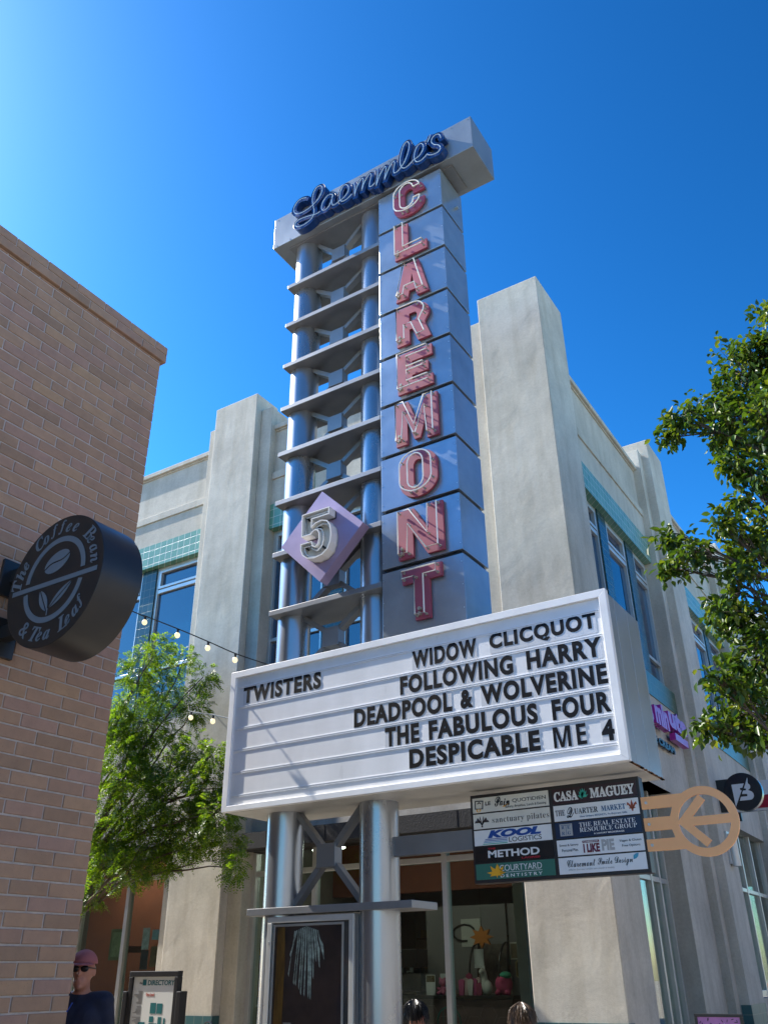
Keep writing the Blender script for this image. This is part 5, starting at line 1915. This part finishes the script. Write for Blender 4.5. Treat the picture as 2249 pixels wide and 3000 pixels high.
    for (nm, lb, z, w_, h_), x in zip(spec, (-6.12, -6.26, -6.1)):
        p = thing(nm, lb, 'picture', (x, 13.6, z))
        MB().box(x - w_ / 2, x + w_ / 2, 13.60, 13.619, z - h_ / 2 + .05, z + h_ / 2 + .05).build('frame', mat('frame_white', (.55, .5, .42), .5), p, bevel=.003)
        MB().box(x - w_ / 2 + .02, x + w_ / 2 - .02, 13.595, 13.5995, z - h_ / 2 + .07, z + h_ / 2 + .03).build('print', mat('print_brown', (.12, .09, .05), .5, var=.5, vscale=20), p)
    p = thing('hexagon_shelf', 'hexagonal gold framed shelf on the shop wall', 'shelf', (-6.1, 13.6, 1.6))
    f = FY(13.618)
    hx = arc(-6.1, 1.58, .16, .19, 30, 390, 6)[:-1]; hi = arc(-6.1, 1.58, .145, .172, 30, 390, 6)[:-1]
    MB().shape(f, [hx, hi], 0, .07).build('frame', mat('pale_gold', (.45, .36, .2), .4, .3), p)
    MB().shape(f, [hi], 0, .01).build('back', mat('gold_back', (.12, .085, .03), .5), p)
    p = thing('star_balloon', 'orange star decoration hanging over the display case', 'decoration', (-6.62, 13.3, 2.0))
    st = []
    for k in range(16):
        a = k / 16 * 2 * math.pi; r_ = .20 if k % 2 == 0 else .11
        st.append((-6.62 + r_ * math.cos(a), 2.02 + r_ * .75 * math.sin(a)))
    MB().shape(FY(13.25), [st], 0, .05).build('star', mat('orange_foil', (.40, .13, .02), .4), p)
    MB().cyl((-6.62, 13.225, 2.1), (-6.62, 13.225, 3.88), .003, 4).build('thread', WIRE, p)
    p = thing('menu_poster', 'pale poster with dark swirls on the shop back wall', 'poster', (-6.95, 13.58, 2.2))
    MB().box(-7.15, -6.8, 13.56, 13.575, 1.9, 2.3).build('sheet', mat('poster_grey', (.40, .39, .36), .6), p)
    MB().tube([(-7.1 + .2 * math.cos(k / 10 * 5), 13.555, 2.1 + .12 * math.sin(k / 10 * 5)) for k in range(11)], .016, 6).build('swirl', BLACKM, p)
    MB().box(-7.8, -6.36, 13.576, 13.60, 1.30, 2.5).build('tmpback', MATS['screen_grey'], o).name = 'back_panel'
    # left shop: papers in the window and a picture
    data = [('window_notice', 'white notice sheet taped high in the left shop window', -10.98, 2.05, .15, .30, (.5, .5, .48)),
            ('window_notice', 'dark event flyer below the white notice in the left shop window', -10.97, 1.76, .16, .26, (.02, .025, .03)),
            ('window_notice', 'brown event flyer beside the cream pier in the left shop window', -10.77, 1.80, .15, .28, (.14, .08, .03)),
            ('window_notice', 'pale blue slip at the top beside the cream pier in the left window', -10.78, 2.10, .14, .14, (.30, .42, .46))]
    for nm, lb, x, z, w_, h_, c in data:
        o2 = MB().box(x - w_ / 2, x + w_ / 2, 10.44, 10.445, z - h_ / 2, z + h_ / 2).build(nm, mat('paper_%d' % int(c[0] * 1000), c, .6, var=.5, vscale=14), None)
        tag(o2, lb, 'notice', 'notices in the left shop window')
    p = thing('wall_picture', 'green framed picture on the red wall inside the left shop', 'picture', (-12.45, 11.2, 2.0))
    MB().box(-12.62, -12.28, 11.2, 11.23, 1.78, 2.25).build('frame', mat('green_frame', (.10, .13, .06), .5), p)
    MB().box(-12.57, -12.33, 11.19, 11.199, 1.83, 2.20).build('print', mat('print_green', (.22, .28, .16), .5, var=.4, vscale=12), p)
    MB().box(-12.60, -12.58, 11.23, 11.99, 1.9, 2.0).build('mount', BLACKM, p)
    p = thing('sticky_note_board', 'wall patch of many coloured sticky notes behind the glass left of the poster case', 'notice board', (-9.0, 11, 1.3))
    MB().box(-9.35, -8.95, 11.12, 11.14, 1.15, 2.0).build('board', mat('board_dark', (.06, .05, .045), .7), p)
    cols = [(.5, .12, .03), (.55, .42, .04), (.05, .3, .28), (.45, .05, .16), (.2, .35, .06)]
    rr = random.Random(6)
    for k, c in enumerate(cols):
        mb = MB()
        for i in range(5):
            for j in range(9):
                if (i * 7 + j * 3 + (i * j) % 4) % 5 == k:
                    x, z = -9.34 + i * .075, 1.17 + j * .09
                    mb.box(x + rr.uniform(0, .01), x + .065, 11.112 + .001 * k, 11.119, z, z + .075)
        mb.build('notes', mat('note_%d' % k, c, .6), p)


interior()


# ------------------------------------------------------------------ the street opposite, seen mirrored in the glass
def street_block(name, label, x0, x1, y0, y1, h, col, face):
    t = thing(name, label, 'building', ((x0 + x1) / 2, (y0 + y1) / 2, 0))
    m = mat(name + '_wall_%d' % int(x0 + 50), col, .9, var=.2, vscale=.6)
    MB().box(x0, x1, y0, y1, 0, h).build('wall', m, t)
    MB().box(x0 - .2, x1 + .2, y0 - .2, y1 + .2, h, h + .5).build('roof', MORT, t)
    for fl in range(2):
        z0 = .6 + fl * 3.8
        if face == 'w':
            k = y0 + 2
            while k < y1 - 3:
                MB().box(x0 - .03, x0 + .1, k, k + 2, z0, z0 + 2.3).build('window', WINBLUE, t)
                k += 4.5
        else:
            k = x0 + 2
            while k < x1 - 3:
                MB().box(k, k + 2, y1 - .1, y1 + .03, z0, z0 + 2.3).build('window', WINBLUE, t)
                k += 4.5


street_block('street_building', 'pale two storey building across the street to the right', 17, 30, -24, 70, 9.5, (.30, .27, .22), 'w')


def copy_tree(o, loc, label):
    c = o.copy(); COL.objects.link(c); c.location = loc; c['label'] = label; c['group'] = 'street trees along the kerb'
    for ch in o.children:
        d = ch.copy(); COL.objects.link(d); d.parent = c
    return c


src = bpy.data.objects['broadleaf_tree']
src['group'] = 'street trees along the kerb'
copy_tree(src, (4.6, 29.0, 0), 'street tree far along the kerb, seen mirrored in the side windows')
copy_tree(src, (6.8, 39.0, 0), 'farthest street tree along the kerb beyond the corner building')


# shelves of jars on the back of the shop
def jar_shelf(z, seed):
    o = thing('wall_shelf', 'upper shelf of coloured jars on the shop back wall' if seed == 1 else 'lower shelf of coloured jars on the shop back wall', 'shelf', (-7.6, 16.5, z), 'jar shelves in the shop')
    MB().box(-9.6, -5.5, 16.3, 16.59, z - .03, z).build('board', mat('shelf_wood', (.20, .11, .06), .6), o)
    rr = random.Random(seed)
    x = -9.5
    k = 0
    while x < -5.6:
        h_, r_ = rr.uniform(.12, .26), rr.uniform(.04, .075)
        c = [(.45, .30, .12), (.40, .05, .12), (.10, .25, .22), (.5, .47, .42), (.08, .06, .05)][rr.randint(0, 4)]
        j = MB().cyl((x, 16.44, z), (x, 16.44, z + h_), r_, 14).build('jar', mat('jar_%d' % int(c[0] * 100), c, .25), o, smooth=True)
        x += r_ * 2 + rr.uniform(.05, .2)
        k += 1


jar_shelf(2.15, 1)
jar_shelf(1.65, 2)
